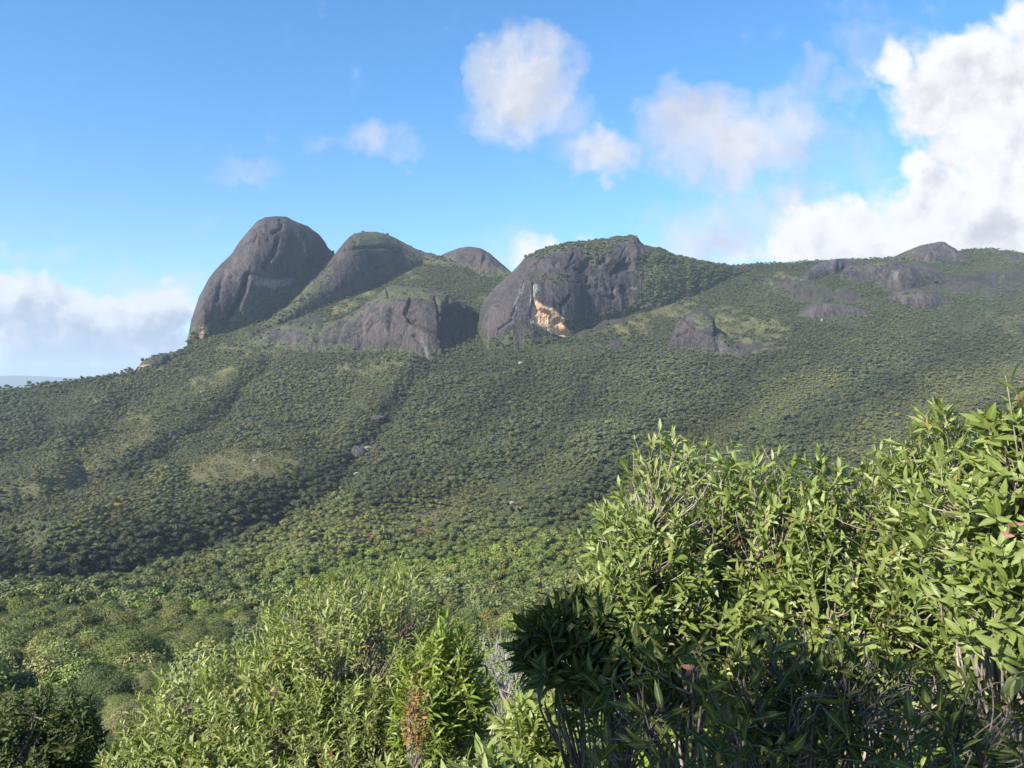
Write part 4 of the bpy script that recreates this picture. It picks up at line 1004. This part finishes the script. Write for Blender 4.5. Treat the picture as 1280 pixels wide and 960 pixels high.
shrub("seeding_plant", "slender rusty brown seed spike in front of the yellow green bush", "plant", gbase(522, 4.0),
      [lobe(520, 905, 3.95, 17, 62, 0.07, 70)], 0.022, 0.5, M_SEED, 13, per=9, shoot=0.06, up=0.9, curl=0.4, main=3, stem_r=0.005)
# the tall broad leafy shrubs on the right
shrub("lance_leaved_shrub", "tall rounded light green shrub forming the left mound of the right hand thicket", "shrub", gbase(900, 3.7),
      [lobe(880, 735, 3.6, 140, 190, 0.5, 640), lobe(800, 745, 3.4, 74, 122, 0.35, 250), lobe(950, 705, 3.5, 66, 150, 0.4, 230), lobe(770, 790, 3.3, 60, 90, 0.3, 130)],
      0.062, 0.26, M_LEAF, 21, per=10, shoot=0.13, up=0.6, curl=0.42, spread=(0.35, 1.25), tidy=0.38, main=12, stem_r=0.013, zmin=-0.55,
      withered=[(at(924, 672, 3.0), 4), (at(985, 640, 3.1), 2), (at(758, 765, 3.0), 3)])
shrub("lance_leaved_shrub", "middle light green lance leaved shrub with one tall shoot in the right hand thicket", "shrub", gbase(1070, 3.4),
      [lobe(1065, 745, 3.3, 110, 170, 0.45, 420), lobe(1150, 725, 3.1, 80, 185, 0.4, 320), lobe(1185, 580, 3.1, 44, 80, 0.18, 60)],
      0.062, 0.27, M_LEAF, 22, per=10, shoot=0.12, up=0.6, curl=0.4, spread=(0.35, 1.25), tidy=0.38, main=10, stem_r=0.012, zmin=-0.45, withered=[(at(1017, 645, 2.9), 4), (at(1100, 756, 2.75), 2)])
shrub("lance_leaved_shrub", "nearest large leaved light green shrub at the right edge of the view", "shrub", gbase(1290, 2.5),
      [lobe(1265, 745, 2.4, 110, 180, 0.35, 330), lobe(1268, 575, 2.35, 34, 84, 0.13, 40), lobe(1350, 690, 2.3, 90, 210, 0.35, 180)],
      0.064, 0.29, M_LEAF, 23, per=9, shoot=0.11, up=0.6, curl=0.42, spread=(0.35, 1.25), tidy=0.38, main=8, stem_r=0.011, zmin=-0.35, nsec=4, extra=[at(1257, 470, 2.3), at(1275, 492, 2.3)], withered=[(at(1263, 655, 2.02), 5), (at(1279, 488, 2.25), 2)])
# in shadow in front of them, the shade also put into darker leaf and stem colours
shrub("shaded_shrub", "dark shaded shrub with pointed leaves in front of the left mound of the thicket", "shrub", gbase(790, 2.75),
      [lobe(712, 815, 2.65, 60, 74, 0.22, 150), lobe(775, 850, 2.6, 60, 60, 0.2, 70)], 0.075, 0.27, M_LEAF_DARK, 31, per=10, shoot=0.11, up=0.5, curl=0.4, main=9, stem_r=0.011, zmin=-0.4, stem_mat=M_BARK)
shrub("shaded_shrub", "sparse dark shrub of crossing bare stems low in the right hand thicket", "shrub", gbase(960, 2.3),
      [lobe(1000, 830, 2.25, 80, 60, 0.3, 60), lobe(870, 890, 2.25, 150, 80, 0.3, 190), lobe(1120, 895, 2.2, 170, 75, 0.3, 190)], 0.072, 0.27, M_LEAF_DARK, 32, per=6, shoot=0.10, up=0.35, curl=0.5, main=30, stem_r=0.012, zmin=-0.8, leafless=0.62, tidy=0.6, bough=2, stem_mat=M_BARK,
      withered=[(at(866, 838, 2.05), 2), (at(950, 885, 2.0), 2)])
shrub("yellow_green_shrub", "low sunlit yellow green bush seen through the bare stems at the bottom right", "shrub", gbase(1130, 4.1),
      [lobe(1130, 925, 4.0, 230, 95, 0.6, 480), lobe(860, 920, 4.2, 130, 90, 0.5, 240)], 0.065, 0.5, M_LEAF_YELLOW, 33, per=9, shoot=0.10, up=0.6, curl=0.4, main=12, stem_r=0.007)
shrub("lance_leaved_plant", "small bright leafy plant at the bottom edge beside the dark shaded shrub", "plant", gbase(612, 3.2),
      [lobe(608, 992, 3.1, 64, 46, 0.2, 46)], 0.10, 0.28, M_LEAF, 34, per=10, shoot=0.09, up=0.9, curl=0.4, main=6, stem_r=0.006)
shrub("lance_leaved_plant", "leafy grey green plant between the dead twigs and the dark shaded shrub", "plant", gbase(668, 3.9),
      [lobe(672, 935, 3.8, 62, 60, 0.25, 110)], 0.09, 0.24, M_LEAF_WILLOW, 35, per=11, shoot=0.12, up=0.7, curl=0.6, main=6, stem_r=0.007)
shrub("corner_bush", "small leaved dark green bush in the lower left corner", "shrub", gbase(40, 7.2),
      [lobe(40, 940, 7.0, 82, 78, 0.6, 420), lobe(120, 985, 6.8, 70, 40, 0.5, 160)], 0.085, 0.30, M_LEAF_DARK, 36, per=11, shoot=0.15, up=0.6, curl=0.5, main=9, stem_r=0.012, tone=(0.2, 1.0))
shrub("dead_shrub", "bare dead shrub of pale grey twigs to the right of the willow leaved shrub", "shrub", gbase(620, 7.4),
      [lobe(625, 850, 7.2, 42, 66, 0.3, 170)], 0.05, 0.2, M_LEAF, 37, leafless=1.1, shoot=0.14, up=1.0, main=11, stem_r=0.014, stem_mat=M_DEAD, zmin=-0.2)
# out of view beside the photographer: the bush whose shade falls on the dark shrubs
shrub("tall_shrub", "tall leafy bush standing left of the viewpoint", "shrub", gbase(640, 1.0)[:0] + (-1.5, 0.2, -1.66),
      [((-1.96, 0.72, 0.40), (0.50, 0.45, 0.62), 300), ((-1.38, 0.24, 0.58), (0.42, 0.40, 0.58), 80), ((-1.32, -0.18, 0.80), (0.45, 0.42, 0.62), 75)], 0.12, 0.3, M_LEAF_DARK, 41, per=11, shoot=0.13, main=8, zmin=-0.9)

# ------------------------------------------------------------------ air
def build_haze():
    x0, x1, y0, y1, z0, z1 = -12000, 12000, -300, 12500, -1200, 330
    V = [(x, y, z) for x in (x0, x1) for y in (y0, y1) for z in (z0, z1)]
    me = mk_mesh("haze", np.array(V, float), [np.array([[0, 1, 3, 2], [4, 6, 7, 5], [0, 4, 5, 1], [2, 3, 7, 6], [0, 2, 6, 4], [1, 5, 7, 3]])], False)
    m = bpy.data.materials.new("haze_air"); m.use_nodes = True; m.node_tree.nodes.clear(); g = NG(m.node_tree)
    out = g.node('ShaderNodeOutputMaterial'); v = g.node('ShaderNodeVolumePrincipled')
    v.inputs['Color'].default_value = (0.72, 0.84, 1.0, 1); v.inputs['Density'].default_value = HAZE; v.inputs['Anisotropy'].default_value = 0.2
    g.link(v.outputs[0], out.inputs['Volume']); me.materials.append(m)
    o = link("haze", me); tag(o, kind="stuff")
HAZE = 0.000085
build_haze()
